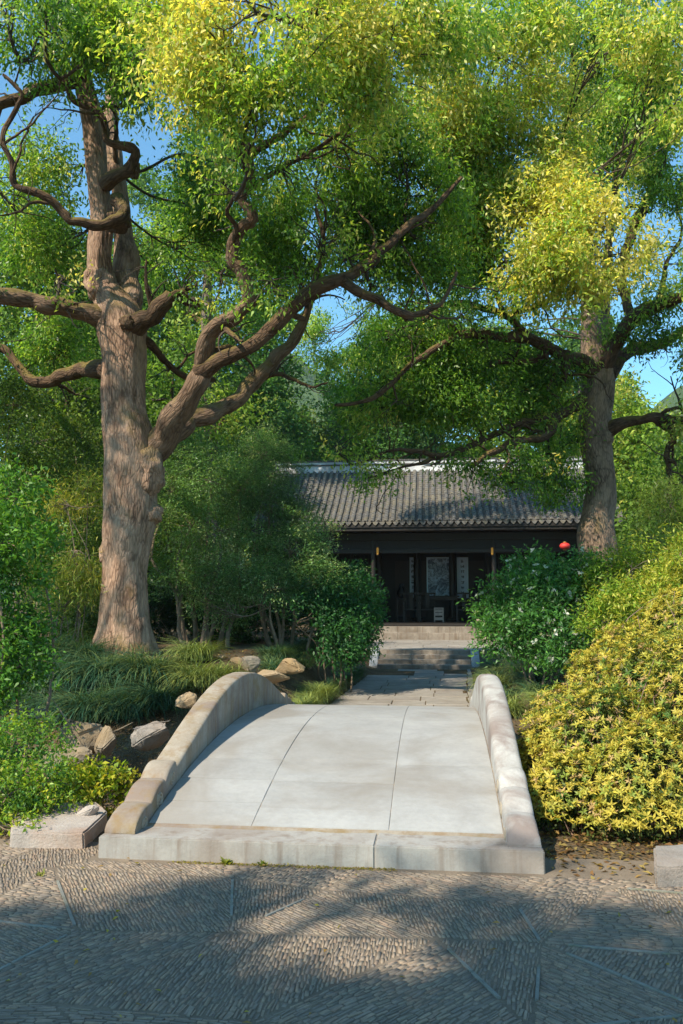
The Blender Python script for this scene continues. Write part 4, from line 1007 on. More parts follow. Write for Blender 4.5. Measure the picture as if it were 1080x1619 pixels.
RB = yb([(870, 240, 14.6, 54, 48), (850, 300, 14.2, 62, 50), (900, 330, 13.8, 62, 48), (860, 380, 13.6, 66, 48), (940, 390, 13.6, 64, 46), (900, 430, 13.4, 66, 40), (830, 430, 14, 42, 36), (985, 400, 14, 44, 34), (945, 462, 13.6, 40, 24), (900, 200, 15, 44, 36), (1030, 395, 14.4, 26, 18)], .76) \
   + yb([(720, 130, 13.4, 66, 60), (790, 80, 13.6, 66, 60), (770, 180, 14, 66, 52), (840, 140, 14.4, 58, 50), (760, 250, 14.4, 62, 50), (700, 230, 14, 56, 48), (850, 50, 14, 56, 50), (780, 310, 14.6, 48, 46), (740, 340, 14.6, 50, 44), (1050, 60, 12, 56, 60), (1000, 30, 12.5, 50, 40), (720, 40, 12.8, 50, 40), (1075, 170, 12, 40, 50)], .60) \
   + yb([(950, 120, 17.5, 66, 60), (930, 40, 17, 60, 50), (1000, 180, 17, 66, 56), (980, 260, 17.4, 56, 44), (1050, 250, 16.4, 56, 46), (1030, 130, 17, 56, 60), (1075, 300, 16.6, 40, 34), (940, 200, 18, 44, 44)], .3) \
   + yb([(760, 390, 15, 50, 40), (720, 410, 15.4, 44, 36), (790, 450, 15.6, 40, 26), (740, 450, 15.4, 40, 24), (850, 470, 16, 30, 16), (1065, 480, 17, 36, 26), (1060, 595, 17.5, 30, 14), (1040, 520, 17.2, 34, 20), (990, 520, 17.6, 26, 16), (1120, 560, 17, 60, 60), (1110, 440, 16, 50, 50)], .28) \
   + yb([(800, 560, 17.4, 60, 34), (860, 600, 17.6, 52, 40), (740, 570, 16.4, 52, 34), (690, 600, 16.2, 56, 38), (800, 620, 17.2, 60, 36), (740, 640, 16.4, 56, 34), (670, 638, 16.2, 60, 28), (840, 650, 17.6, 44, 28), (610, 600, 15.6, 44, 30), (650, 540, 15.8, 46, 30), (605, 545, 15.8, 26, 30), (700, 520, 15.8, 40, 26), (600, 630, 15.8, 54, 28), (810, 730, 16.6, 40, 20), (742, 735, 16.3, 26, 14), (870, 735, 17.6, 40, 34), (820, 770, 17, 24, 10), (900, 700, 18.4, 36, 44), (890, 770, 18.4, 30, 24)], .17) \
   + yb([(530, 705, 15.5, 34, 30), (600, 752, 15.8, 24, 14)], .6) \
   + yb([(820, -60, 14, 130, 60, .4), (1000, -60, 14, 110, 60, .4), (1160, 100, 15, 70, 110, .5), (1160, 320, 15, 60, 90, .5), (1130, 680, 17, 60, 40)], .4)  # higher yellow share paints the sunlit look into these crown leaves
RB += [(np.array(q) + SUN / SUN[2] * h, (.85, .85, .6), 1.0, .3) for q, h in (((1.6, 22.6, 4.7), 4.6), ((2.8, 22.3, 4.5), 4.4), ((4.0, 23.0, 5.0), 4.2), ((5.2, 22.6, 4.7), 4.2), ((3.3, 24.2, 5.8), 4.0), ((4.8, 24.2, 5.8), 3.8), ((.6, 22.3, 4.5), 4.8))]  # boughs added up-sun so their shade darkens the right of the roof
r_ = np.random.default_rng(22)
rt = build_tree('camphor_tree', 'tall camphor tree with sunlit yellow crown on the right by the hall', 'tree', rb_, tr, [trace(q) for q in LL], RB, r_, 440, 30, .28, .098, .037, .3, (M['bark_r'], M['bark_limb'], (0,)), M['leaf'],
    trunk_kw=dict(seg=56, step=.05, lump=.12, ridge=.014, seed=5, flare=(.7, .25)), per=10, twig=.03, droop=1.1, nbr=4)
burl(940, 850, D - .05, .30, (1.05, 1, .9), rt, M['bark_r'], rb_); burl(954, 690, D - .05, .22, (.9, 1, 1.3), rt, M['bark_r'], rb_)

# ------------------------------------------------------------------ trees farther back
def bg_tree(label, px, d, base_py, top_py, spread, nb, seed, ymean, old, young, k=16, L=.15, dens=60, size=.5, group='trees standing behind the garden', low=.25, name='broadleaf_tree', trunk_px=None):
    r = np.random.default_rng(seed); b = P(px, 950, d); b[2] = float(ground_z(b[0], b[1])); top = P(px, top_py, d)[2]; H = top - b[2]; s = d / FPX
    w = spread * s; bl = []
    for q in range(nb):
        t = low + (1 - low) * (q + .5) / nb; ang = q * 2.4 + r.uniform(0, 1); prof = math.sin(min(1, (t - low) / (1 - low) * .8 + .18) * math.pi) ** .7
        rr = w * (.25 + .45 * r.random()) * prof; br = w * r.uniform(.34, .5)
        bl.append((np.array([b[0] + math.cos(ang) * rr, b[1] + math.sin(ang) * rr, b[2] + H * t - br * .3]), (br, br, br * .75), 1.0, ymean + r.uniform(-.12, .2)))
    tw = max(.12, H * .022)
    tr = (np.array([b + np.array([0, 0, -.2]), b + np.array([.1, 0, H * .3]), b + np.array([-.1, .1, H * .6]), b + np.array([.1, 0, H * .88])]), [tw, tw * .8, tw * .5, tw * .15])
    lm = []
    for q in range(0, nb, 2):
        c = bl[q][0]; z = max(b[2] + H * .2, c[2] - w * .5); a = np.array([b[0], b[1], z]); lm.append((np.array([a, (a + c) / 2 + np.array([0, 0, -.15]), c]), [tw * .35, tw * .25, tw * .1]))
    return build_tree(name, label, 'tree', b, tr, lm, bl, r, dens * (1.9 if d < 35 else 1.15), k + 3, size, L * (1.2 if d < 35 else 1.35), L * (.56 if d < 35 else .62), ymean, (M['bark_bg'], M['bark_limb']), M['leaf_far'], old=old, young=young, group=group, per=5, twig=.04, thr=-.5, yvar=.22, trunk_kw=dict(seg=16, step=.4, lump=.1), limb_seg=6, droop=.4)
DG = (.080, .150, .030); BGc = (.065, .145, .05); YG = (.42, .39, .09); LG = (.22, .27, .06)
bg_tree('tall camphor with pale trunk standing behind the left tree', 322, 27, 950, 190, 105, 12, 31, .2, DG, YG, dens=75, L=.13)
bg_tree('dark evergreen tree behind the left edge of the garden', 40, 22, 950, 330, 170, 13, 32, .12, DG, YG, dens=75, L=.13)
bg_tree('tall blue-green tree just left of the sky gap', 405, 37, 950, 470, 105, 12, 33, .1, BGc, LG, dens=75)
bg_tree('slender dark green tree standing behind the sky gap', 640, 40, 950, 480, 90, 11, 47, .2, BGc, LG, dens=75)
bg_tree('dark green tree rising behind the hall roof beside the sky gap', 560, 41, 950, 560, 120, 10, 34, .1, BGc, LG, dens=70)
bg_tree('pale yellow-green tree behind the left end of the hall roof', 455, 42, 950, 640, 120, 10, 35, .6, LG, (.30, .30, .09), dens=60, L=.17)
bg_tree('bright green tree behind the middle of the hall roof', 690, 43, 950, 560, 130, 10, 36, .5, LG, YG, dens=60, L=.17)
bg_tree('green tree behind the right end of the hall roof', 830, 42, 950, 530, 130, 10, 37, .35, DG, YG, dens=60, L=.17)
bg_tree('sunlit yellow-green tree right of the right trunk', 1010, 31, 950, 610, 110, 10, 38, .55, LG, YG, dens=65, L=.15)
bg_tree('dark green tree at the right edge behind the yellow shrubs', 1060, 23, 950, 690, 95, 9, 39, .15, DG, YG, dens=75, L=.12, low=.1)
bg_tree('olive green tree filling the gap left of the big trunk', 90, 17, 950, 560, 130, 11, 40, .2, (.04, .075, .02), YG, dens=80, L=.10, low=.12, size=.4)
bg_tree('dark tree behind the big trunk and the feathery shrubs', 260, 18.5, 950, 560, 120, 11, 41, .15, DG, YG, dens=80, L=.10, low=.12, size=.4)
bg_tree('far dark green tree seen under the left tree canopy', 170, 30, 950, 420, 170, 11, 42, .15, BGc, YG, dens=60, L=.17)
bg_tree('far green tree beyond the sky gap on the left', 230, 34, 950, 262, 90, 10, 43, .15, BGc, YG, dens=60, L=.17)
bg_tree('far green tree behind the right crown', 930, 44, 950, 480, 110, 9, 44, .2, BGc, YG, dens=50, L=.2)
# a tall tree behind the viewer on the left: only its shadow falls into the picture
def shade_tree():
    r = np.random.default_rng(51); bl = []; sd = SUN / SUN[2]
    def put(px, py, rad, h):
        g = PZ(px, py, 0); c = g + sd * h; bl.append((c, (rad, rad, rad * .6), 1.0, .3))
    for (px, py, rad) in ((30, 1530, .30), (150, 1500, .30), (250, 1462, .26), (330, 1425, .20), (420, 1405, .16), (500, 1398, .14), (580, 1396, .14), (660, 1400, .15), (730, 1405, .15), (770, 1450, .20), (850, 1505, .28), (950, 1510, .26), (1050, 1505, .26), (90, 1575, .40), (240, 1545, .34), (340, 1500, .22), (330, 1600, .4), (430, 1600, .28), (540, 1622, .32), (660, 1600, .32), (760, 1540, .36), (900, 1580, .40), (1040, 1575, .40), (690, 1490, .20), (400, 1440, .13), (560, 1425, .10), (640, 1440, .12), (150, 1640, .5), (450, 1690, .5), (800, 1660, .5), (1000, 1680, .5), (-80, 1570, .42), (1150, 1570, .45), (600, 1700, .5), (300, 1700, .5), (-120, 1690, .6), (1200, 1660, .6)):
        put(px, py, rad, 9.5 + r.uniform(-.8, .8))
    c0 = np.mean([b[0] for b in bl], axis=0)
    for q in range(46):  # further unseen canopy, added to shut out sky and deepen foreground shade
        x = r.uniform(-10, 8); z = r.uniform(5.5, 11.5); y = -2.4 - .82 * z - r.uniform(0, 6) ** 1.0; bl.append((np.array([x, y, z]), (1.3, 1.3, .9), .55, .3))
    for q in range(16): bl.append((c0 + np.array([r.uniform(-4, 2), r.uniform(-8, -4.5), r.uniform(-1.5, 2)]), (1.0, 1.0, .8), .7, .3))
    b = np.array([c0[0] - 1.5, c0[1] - 2.0, 0.]); H = c0[2]
    tr = (np.array([b, b + [.2, 0, H * .35], b + [.4, .3, H * .7], b + [.6, .6, H * 1.1]]), [.34, .28, .2, .08])
    lm = []
    for q in range(0, 37, 5):
        a = b + np.array([.3, .2, H * .65]); c = bl[q][0]; lm.append((np.array([a, (a + c) / 2 + [0, 0, -.4], c]), [.12, .08, .03]))
    build_tree('camphor_tree', 'tall camphor tree whose shade falls on the foreground paving', 'tree', b, tr, lm, bl, r, 210, 16, .26, .16, .085, .3, (M['bark_bg'], M['bark_limb']), M['leaf_far'], gaps=None, lights=SHADE_LIGHT, per=4, thr=-.9, trunk_kw=dict(seg=16, step=.3, lump=.1), limb_seg=8)
shade_tree()
def dapple_tree():  # unseen tree, added so its thin crown dapples the trunk and bank
    r = np.random.default_rng(52); bl = []; sd = SUN / SUN[2]; t0 = tb_.copy()
    for z, h, dx, rad, df in ((1.2, 8.5, -.3, .5, .4), (2.2, 8, .35, .45, .4), (3.2, 7.5, -.35, .5, .4), (4.2, 7, .3, .5, .4), (5.2, 6.5, -.2, .55, .4), (6.2, 6.4, .5, .5, .4), (.6, 8.8, -1.4, .7, .9), (.6, 8.4, -2.3, .8, .9), (.6, 9, -3.2, .8, .9), (1.4, 8, -1.6, .8, .8), (2.4, 8, -2.4, .9, .8)):
        for k in range(2): bl.append((np.array([t0[0] + dx + r.normal() * .25, t0[1] + r.normal() * .25 - (.9 if z < 1 else 0), z]) + sd * (h + r.uniform(-.6, .6)), (rad, rad, rad * .7), df, .3))
    c0 = np.mean([b[0] for b in bl], axis=0); b = np.array([c0[0] - 1.6, c0[1] - .6, 0.]); b[2] = float(ground_z(b[0], b[1])); H = c0[2]
    tr = (np.array([b, b + [.2, 0, H * .35], b + [.5, .2, H * .7], b + [1.2, .5, H * 1.02]]), [.3, .25, .16, .05])
    lm = []
    for q in range(0, len(bl), 3):
        a = b + np.array([.45, .2, H * .62]); c = bl[q][0]; lm.append((np.array([a, (a + c) / 2 + [0, 0, -.3], c]), [.09, .06, .02]))
    build_tree('camphor_tree', 'unseen leafy camphor tree added beyond the left edge whose shade dapples the big trunk', 'tree', b, tr, lm, bl, r, 150, 20, .26, .12, .06, .3, (M['bark_bg'], M['bark_limb']), M['leaf_far'], gaps=None, per=4, thr=-.5, trunk_kw=dict(seg=16, step=.3, lump=.1), limb_seg=8)
dapple_tree()

# ------------------------------------------------------------------ shrubs
def shrub(name, label, blobs, r, dens, k, size, L, W, old, young, ymean, cat='shrub', mat='leaf_shrub', flat=0.0, droop=.3, spread=.7, stems=6, stemr=.02, stem_mat='stem', shell=.45, thr=-.5, f=3.0, yvar=.25, base=None, per=10, group=None, extra=None, up=.3, bright=.22, along=.9, jit=.06, lights=[]):
    cs = np.array([b[0] for b in blobs])
    if base is None: base = np.array([cs[:, 0].mean(), cs[:, 1].mean(), 0.])
    base = np.asarray(base, float); base[2] = float(ground_z(base[0], base[1])); root = empty(name, base, label, cat, group)
    ch = []; pts = []
    for q in range(stems):
        c = cs[q % len(cs)]; a = np.array([base[0] + (c[0] - base[0]) * .55 + r.normal() * .10, base[1] + (c[1] - base[1]) * .55 + r.normal() * .10, 0]); a[2] = float(ground_z(a[0], a[1])) - .05
        p = bow(a, np.asarray(c), r, .07, 9); ch.append((p - base, np.linspace(stemr, stemr * .4, 9))); pts.append(p)
    for c_, _ in ch: pass
    if len(ch):
        for (p, rad) in ch:
            V, Q, C_ = tube_arrays(p, rad, 7); o = np_obj('stem', V, Q, M[stem_mat], root, True); set_vec(o, 'bark_co', C_)
        pts = np.vstack(pts)
    C, A, B = blob_sprays(blobs, dens * 3.2, r, None, shell=shell, thr=thr, f=f, seed=len(blobs), jit=jit, up=up, lights=lights)
    gz = ground_z(C[:, 0], C[:, 1]); ok = C[:, 2] > gz + .03; C, A, B = C[ok], A[ok], B[ok]
    if len(ch): crown_twigs('twigs', [(np.asarray(b[0]) - base, b[1], b[2]) for b in blobs], pts - base, C - base, B, M[stem_mat], root, r, base=stemr * .45, per=per, thin=.0035)
    ym = np.array([ymean if len(b) < 4 else b[3] for b in blobs])
    p, d, n, l, w, c = spray_leaves(C, A, r, k, size, L, W, old, young, ym[B], droop=droop, spread=spread, flat=flat, yvar=yvar, bright=bright, along=along)
    leaf_obj('foliage', p - base, d, n, l, w, c, M[mat], root)
    if extra: extra(root, base, C, A, r)
    return root
# feathery evergreens in front of the hall on the left
FD = (.085, .145, .075); FY = (.42, .46, .24)
shrub('feathery_evergreen', 'tall dark feathery evergreen with pale stems right of the big trunk', px_blobs([(330, 760, 15, 62, 50), (300, 830, 14.6, 58, 44), (280, 900, 14.4, 50, 34), (350, 840, 14.6, 56, 44), (380, 770, 15.2, 56, 50), (290, 720, 15.6, 56, 40), (330, 910, 14.2, 50, 30), (270, 780, 15.2, 44, 50), (380, 900, 14.2, 48, 34)]), np.random.default_rng(61), 190, 34, .24, .055, .016, FD, FY, .28, flat=.55, stems=9, stemr=.045, yvar=.4, droop=.2, base=P(320, 1000, 14.6), thr=-.30, f=3.6, per=14)
shrub('feathery_evergreen', 'broad layered feathery evergreen covering the left end of the hall', px_blobs([(432, 745, 16, 46, 40), (430, 810, 15.4, 60, 40), (470, 815, 15.4, 44, 34), (460, 870, 14.8, 62, 36), (520, 850, 15, 36, 30), (400, 850, 15, 50, 40), (430, 930, 14.4, 56, 34), (490, 920, 14.6, 50, 34), (420, 720, 16.4, 46, 44), (380, 960, 14.2, 44, 26), (540, 895, 15, 24, 14), (340, 960, 14.0, 44, 24)]), np.random.default_rng(62), 190, 34, .24, .055, .016, FD, (.46, .50, .28), .42, flat=.6, stems=9, stemr=.035, yvar=.4, droop=.2, base=P(455, 1000, 14.8), thr=-.30, f=3.6, per=14)
shrub('broadleaf_shrub', 'glossy mid-green rounded shrub left of the lower steps', px_blobs([(535, 950, 14.8, 50, 40), (470, 985, 14.3, 40, 36), (500, 930, 14.8, 40, 34), (555, 990, 14.6, 42, 34), (515, 990, 14.4, 44, 34), (530, 1020, 14.2, 44, 24), (565, 1020, 14.5, 30, 22), (560, 925, 15.2, 36, 26), (500, 960, 14.4, 36, 30), (575, 965, 15, 28, 34)]), np.random.default_rng(63), 230, 22, .18, .075, .030, (.030, .095, .038), (.09, .18, .065), .3, stems=6, base=P(545, 1040, 14.8), thr=-.4, lights=[(.6, 15.1, .2, 1.0, .7, .7)])
shrub('broadleaf_shrub', 'dark undergrowth in the shade behind the pale shrub stems', px_blobs([(270, 1000, 16.5, 50, 34), (340, 990, 16.5, 56, 40), (410, 990, 16.4, 56, 44), (480, 1000, 16.4, 50, 40), (300, 950, 17, 60, 40), (400, 940, 17, 60, 40), (240, 960, 16.6, 40, 40)]), np.random.default_rng(73), 130, 20, .2, .09, .035, (.022, .055, .02), (.09, .12, .03), .25, stems=5, base=P(370, 1010, 16.5), thr=-.5)
# left edge
shrub('broadleaf_shrub', 'dark glossy shrub with lighter leaves filling the left edge', px_blobs([(20, 790, 8.6, 52, 44), (0, 860, 8.2, 66, 52), (30, 930, 8.6, 50, 50), (0, 1000, 8.4, 60, 44), (50, 850, 9, 30, 40), (-50, 900, 8.4, 60, 80), (40, 990, 9, 36, 30), (20, 1050, 8.4, 60, 36), (-40, 1090, 8.2, 60, 40)]), np.random.default_rng(64), 230, 20, .15, .066, .026, (.05, .15, .035), (.30, .36, .06), .28, stems=6, base=P(5, 1060, 8.6), thr=-.4)
shrub('bamboo_clump', 'yellow-green fine-leaved bamboo clump between left edge and big trunk', px_blobs([(110, 800, 12.8, 44, 34, 1), (120, 870, 12.4, 40, 34, 1), (80, 900, 12.4, 40, 34, .8), (135, 920, 12.6, 30, 30, .8), (75, 830, 12.8, 34, 30, .8), (100, 960, 12.6, 46, 30, .8), (140, 770, 13.2, 26, 30, .8)]), np.random.default_rng(65), 230, 30, .24, .10, .012, (.085, .13, .03), (.54, .44, .08), .7, droop=.9, stems=8, stemr=.012, base=P(110, 1020, 12.8), thr=-.3, yvar=.3)
shrub('broadleaf_shrub', 'shadowed olive thicket behind the bamboo clump on the left', px_blobs([(60, 700, 14.5, 60, 50), (120, 700, 14.8, 50, 44), (40, 770, 14.5, 60, 50), (140, 830, 14.4, 36, 60), (20, 640, 15, 60, 44), (100, 1000, 14.5, 60, 34), (140, 960, 14.5, 40, 50)]), np.random.default_rng(66), 190, 22, .22, .07, .026, (.065, .105, .03), (.26, .26, .06), .3, stems=6, base=P(80, 1010, 14.6), thr=-.4)
# lower left: small-leaved shrub over the slab, yellow ground cover
shrub('variegated_shrub', 'low bushy shrub with green and yellow leaves at the lower left edge', px_blobs([(30, 1180, 6.6, 60, 40), (60, 1230, 6.2, 50, 40), (10, 1260, 6.0, 60, 44), (80, 1270, 6.1, 34, 30), (-40, 1220, 6.3, 60, 60), (20, 1310, 5.8, 44, 28), (50, 1150, 7, 34, 24)]), np.random.default_rng(67), 420, 26, .09, .034, .016, (.055, .165, .045), (.55, .46, .04), .42, stems=8, stemr=.010, base=P(20, 1310, 6.2), thr=-.55, yvar=.3, jit=.04)
shrub('ground_cover', 'yellow-green leafy ground cover behind the pale slab', px_blobs([(130, 1230, 6.8, 36, 20, 1), (165, 1250, 6.5, 34, 22, 1), (190, 1240, 6.6, 22, 18, 1), (110, 1255, 6.5, 28, 20, 1)]), np.random.default_rng(68), 420, 24, .09, .046, .026, (.07, .14, .02), (.50, .41, .04), .7, stems=6, stemr=.006, thr=-.8, yvar=.3, jit=.03, cat='ground cover')
# right side
def white_specks(root, base, C, A, r):
    sel = r.choice(len(C), 220, replace=False); n = len(sel) * 5; idx = np.repeat(sel, 5)  # small whitish shapes scattered at random over the sprays
    d = unit(A[idx] * .5 + unit(r.normal(size=(n, 3)))); leaf_obj('specks', C[idx] - base + A[idx] * .1, d, A[idx], np.full(n, .065), np.full(n, .04), np.tile([.62, .64, .58], (n, 1)), M['leaf_shrub'], root)
shrub('flecked_shrub', 'rounded green shrub flecked with white blossom right of the steps', px_blobs([(830, 960, 12.6, 60, 50), (880, 930, 12.8, 56, 50), (800, 990, 12.4, 42, 40), (860, 1000, 12.2, 56, 40), (915, 980, 12.2, 44, 44), (780, 960, 12.8, 24, 26), (930, 930, 12.6, 40, 40), (840, 900, 13.2, 34, 22), (890, 1030, 11.8, 44, 24)]), np.random.default_rng(69), 260, 22, .17, .075, .026, (.045, .14, .04), (.24, .33, .09), .35, stems=8, base=P(860, 1050, 12.4), thr=-.45, extra=white_specks)
shrub('golden_shrub', 'yellow-green feathery shrub at the foot of the right tree', px_blobs([(960, 920, 12.4, 40, 44), (1000, 960, 11.6, 50, 44), (960, 980, 11.4, 36, 36), (1040, 930, 11.6, 50, 44), (1000, 900, 12.4, 44, 40), (1060, 980, 11, 44, 40), (1075, 880, 11.6, 40, 44)]), np.random.default_rng(70), 260, 28, .17, .07, .020, (.09, .17, .03), (.48, .44, .07), .55, stems=7, base=P(1010, 1020, 11.6), thr=-.4, up=.7)
shrub('bamboo_clump', 'tall olive-yellow bamboo clump at the right edge', px_blobs([(1060, 800, 14.5, 40, 36), (1020, 850, 14.2, 44, 36), (1075, 850, 14, 44, 40), (1010, 900, 14, 40, 30), (1050, 890, 14, 44, 34), (1110, 830, 14, 50, 60)]), np.random.default_rng(71), 230, 30, .24, .10, .013, (.10, .135, .03), (.46, .39, .09), .5, droop=.8, stems=8, stemr=.012, base=P(1050, 960, 14.2), thr=-.3)
# the golden azalea: rosettes on a twiggy mound
def azalea(label, blobs, seed, nros, base_px):
    r = np.random.default_rng(seed); cs = np.array([b[0] for b in blobs]); base = np.asarray(base_px, float); base[2] = float(ground_z(base[0], base[1]))
    root = empty('azalea_bush', base, label, 'bush'); C = []; A = []
    area = np.array([np.prod(b[1]) ** (2 / 3) for b in blobs])
    for b, a in zip(blobs, area):
        n = int(nros * a / area.sum()); u = unit(r.normal(size=(n, 3))); rr = .80 + .28 * r.random(n) ** 1.6 + .14 * wob(u * 4, 1, seed) + .10 * wob(u * 11, 1, seed + 3) + np.where(r.random(n) < .04, r.uniform(.05, .22, n), 0)
        C.append(np.asarray(b[0]) + u * rr[:, None] * np.asarray(b[1])); A.append(u)
    C = np.vstack(C); A = np.vstack(A); ins = np.zeros(len(C), bool)
    for b in blobs: ins |= (((C - b[0]) / np.asarray(b[1])) ** 2).sum(1) < .55
    keep = ~ins & (C[:, 2] > ground_z(C[:, 0], C[:, 1]) + .10) & (wob(C, 7.5, 2) > -.52); C = C[keep]; A = unit(A[keep] + np.array([0, 0, .55]) + r.normal(size=(keep.sum(), 3)) * .3)
    k = 6; n = len(C); idx = np.repeat(np.arange(n), k); m = n * k
    t1 = unit(np.cross(A, r.normal(size=(n, 3)))); t2 = np.cross(A, t1); ph = np.tile(np.arange(k) * 2.4, n) + np.repeat(r.uniform(0, 6, n), k)
    rad = t1[idx] * np.cos(ph)[:, None] + t2[idx] * np.sin(ph)[:, None]; el = np.tile(np.linspace(.25, 1.0, k), n) + r.normal(size=m) * .15
    d = unit(rad + A[idx] * el[:, None]); p = C[idx] + A[idx] * (el * .008)[:, None] - base; L = .042 * np.repeat(r.uniform(.7, 1.25, n), k) * r.uniform(.75, 1.15, m)
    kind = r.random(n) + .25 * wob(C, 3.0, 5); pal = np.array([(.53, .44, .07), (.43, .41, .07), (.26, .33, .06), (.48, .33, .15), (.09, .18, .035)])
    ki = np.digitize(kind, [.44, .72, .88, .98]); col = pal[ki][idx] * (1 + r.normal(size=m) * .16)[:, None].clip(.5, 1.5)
    leaf_obj('foliage', p, d, unit(A[idx] - rad * .5), L, L * .32, np.clip(col, .01, .8), M['leaf_azalea'], root)
    # inner leaves and dry twigs
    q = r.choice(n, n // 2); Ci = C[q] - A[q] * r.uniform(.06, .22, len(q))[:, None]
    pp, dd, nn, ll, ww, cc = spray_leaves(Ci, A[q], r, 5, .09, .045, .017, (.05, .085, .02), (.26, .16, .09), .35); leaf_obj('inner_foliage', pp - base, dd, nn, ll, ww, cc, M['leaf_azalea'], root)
    ch = []
    for e in r.choice(n, 380, replace=False):
        c = C[e]; a = np.array([base[0] + (c[0] - base[0]) * .45 + r.normal() * .1, base[1] + (c[1] - base[1]) * .45 + r.normal() * .1, 0]); a[2] = float(ground_z(a[0], a[1])) - .02
        ch.append((bow(a, c, r, .10, 7) - base, np.linspace(.011, .0025, 7)))
    tag(twig_set('branches', ch, M['drytwig'], root), kind='stuff')
    return root
azalea('large golden azalea mound pressing against the right parapet', px_blobs([(960, 1190, 6.6, 100, 100), (1040, 1110, 7.2, 90, 100), (890, 1200, 7.0, 76, 74), (920, 1250, 6.2, 80, 56), (1040, 1230, 6.0, 100, 80), (885, 1125, 7.8, 44, 34), (960, 1090, 7.8, 64, 56), (1000, 1040, 8.3, 64, 50), (1120, 1140, 6.4, 100, 150), (1060, 1000, 8.6, 64, 46), (1030, 1300, 5.8, 60, 46), (870, 1270, 6.2, 40, 40), (1085, 960, 8.8, 50, 30), (930, 1060, 8.4, 34, 28), (900, 1290, 6.0, 36, 30), (985, 1290, 5.8, 44, 36), (885, 1315, 5.9, 34, 24), (945, 1320, 5.75, 40, 24), (1010, 1330, 5.65, 40, 24)]), 72, 23000, P(985, 1330, 6.6))

# ------------------------------------------------------------------ grass tufts
def tuft_mesh(seed, nb, L, spread, young):
    r = np.random.default_rng(seed); S = 6; V = np.zeros((nb, S + 1, 2, 3)); col = np.zeros((nb, S, 4))
    az = r.uniform(0, 2 * math.pi, nb); ln = L * r.uniform(.6, 1.15, nb); lean = spread * r.uniform(.25, 1.2, nb); w = r.uniform(.0045, .0075, nb)
    ox = r.normal(size=nb) * .09; oy = r.normal(size=nb) * .09
    p0 = r.uniform(.05, .55, nb) * spread; p1 = r.uniform(1.5, 2.9, nb); rad = np.zeros(nb); z = np.zeros(nb)
    for s in range(S + 1):
        t = s / S
        if s:
            ph = p0 + (p1 - p0) * ((s - .5) / S) ** .8; rad = rad + np.sin(ph) * ln / S; z = z + np.cos(ph) * ln / S
        wd = w * (1 - t) ** .6
        V[:, s, 0] = np.stack([ox + np.cos(az) * rad - np.sin(az) * wd, oy + np.sin(az) * rad + np.cos(az) * wd, z], -1)
        V[:, s, 1] = np.stack([ox + np.cos(az) * rad + np.sin(az) * wd, oy + np.sin(az) * rad - np.cos(az) * wd, z + .001], -1)
    base = (np.arange(nb) * (S + 1) * 2)[:, None] + (np.arange(S) * 2)[None, :]
    Q = np.stack([base, base + 1, base + 3, base + 2], -1).reshape(-1, 4)
    c = lerp((.034, .105, .060), (.36, .40, .09), np.clip(young + r.normal(size=nb) * .2, 0, 1)) * r.uniform(.7, 1.3, nb)[:, None]
    col[:, :, :3] = c[:, None, :]; col[:, :, 3] = 1
    o = np_obj('grass_tuft', V.reshape(-1, 3), Q, M['blade']); at = o.data.attributes.new('leaf_colour', 'FLOAT_COLOR', 'FACE'); at.data.foreach_set('color', col.astype(np.float32).ravel())
    me = o.data; bpy.data.objects.remove(o); return me
T_dark = [tuft_mesh(s, 900, .74, 1.0, .05) for s in (1, 2, 3)]; T_lite = [tuft_mesh(s, 800, .54, 1.0, .6) for s in (4, 5)]; T_low = [tuft_mesh(s, 600, .46, 1.0, .15) for s in (6, 7)]
def tuft(me, x, y, s, label, group, dz=0):
    o = bpy.data.objects.new('grass_tuft', me); COL.objects.link(o); o.location = (x, y, float(ground_z(x, y)) + dz); o.scale = (s, s, s * random.uniform(.85, 1.1)); o.rotation_euler = (random.uniform(-.08, .08), random.uniform(-.08, .08), random.uniform(0, 6.28))
    tag(o, label, 'grass', group); return o
random.seed(3)
ORD = ['first', 'second', 'third', 'fourth', 'fifth', 'sixth', 'seventh', 'eighth', 'ninth', 'tenth', 'eleventh', 'twelfth', 'thirteenth', 'fourteenth', 'fifteenth']
def gpix(px, py):
    """ground point under a pixel"""
    a = P(px, py, 1.0) - CAM
    for t in np.arange(3, 40, .02):
        q = CAM + a * t
        if q[2] < float(ground_z(q[0], q[1])): return q
    return CAM + a * 15
for k, (px, py) in enumerate([(15, 1118), (78, 1132), (140, 1136), (200, 1134), (250, 1120), (45, 1080), (110, 1086), (170, 1082), (228, 1078), (10, 1055), (75, 1052), (135, 1052), (-35, 1085)]):
    row = 'front' if k < 5 else 'middle' if k < 9 else 'back'; nth = k if k < 5 else k - 5 if k < 9 else k - 9
    lab = f'dark arching grass tuft on the left bank, {ORD[nth]} from left in the {row} row' if k < 12 else 'dark arching grass tuft at the left frame edge on the bank'
    q = gpix(px, py); tuft(T_dark[k % 3], q[0], q[1], random.uniform(.9, 1.15), lab, 'dark grass tufts on the left bank')
for k, (px, py, lab) in enumerate([(215, 1066, 'sunlit grass tuft hanging over the bank directly below the big trunk'), (255, 1072, 'bright grass tuft just right of the big trunk base'), (310, 1086, 'largest bright grass tuft above the left parapet'), (345, 1080, 'bright grass tuft next to the parapet crest'), (310, 1045, 'pale grass tuft at the foot of the thin shrub stems')]):
    q = gpix(px, py); tuft(T_lite[k % 2], q[0], q[1], 1.0 if k != 2 else 1.15, lab, 'bright grass tufts by the trunk')
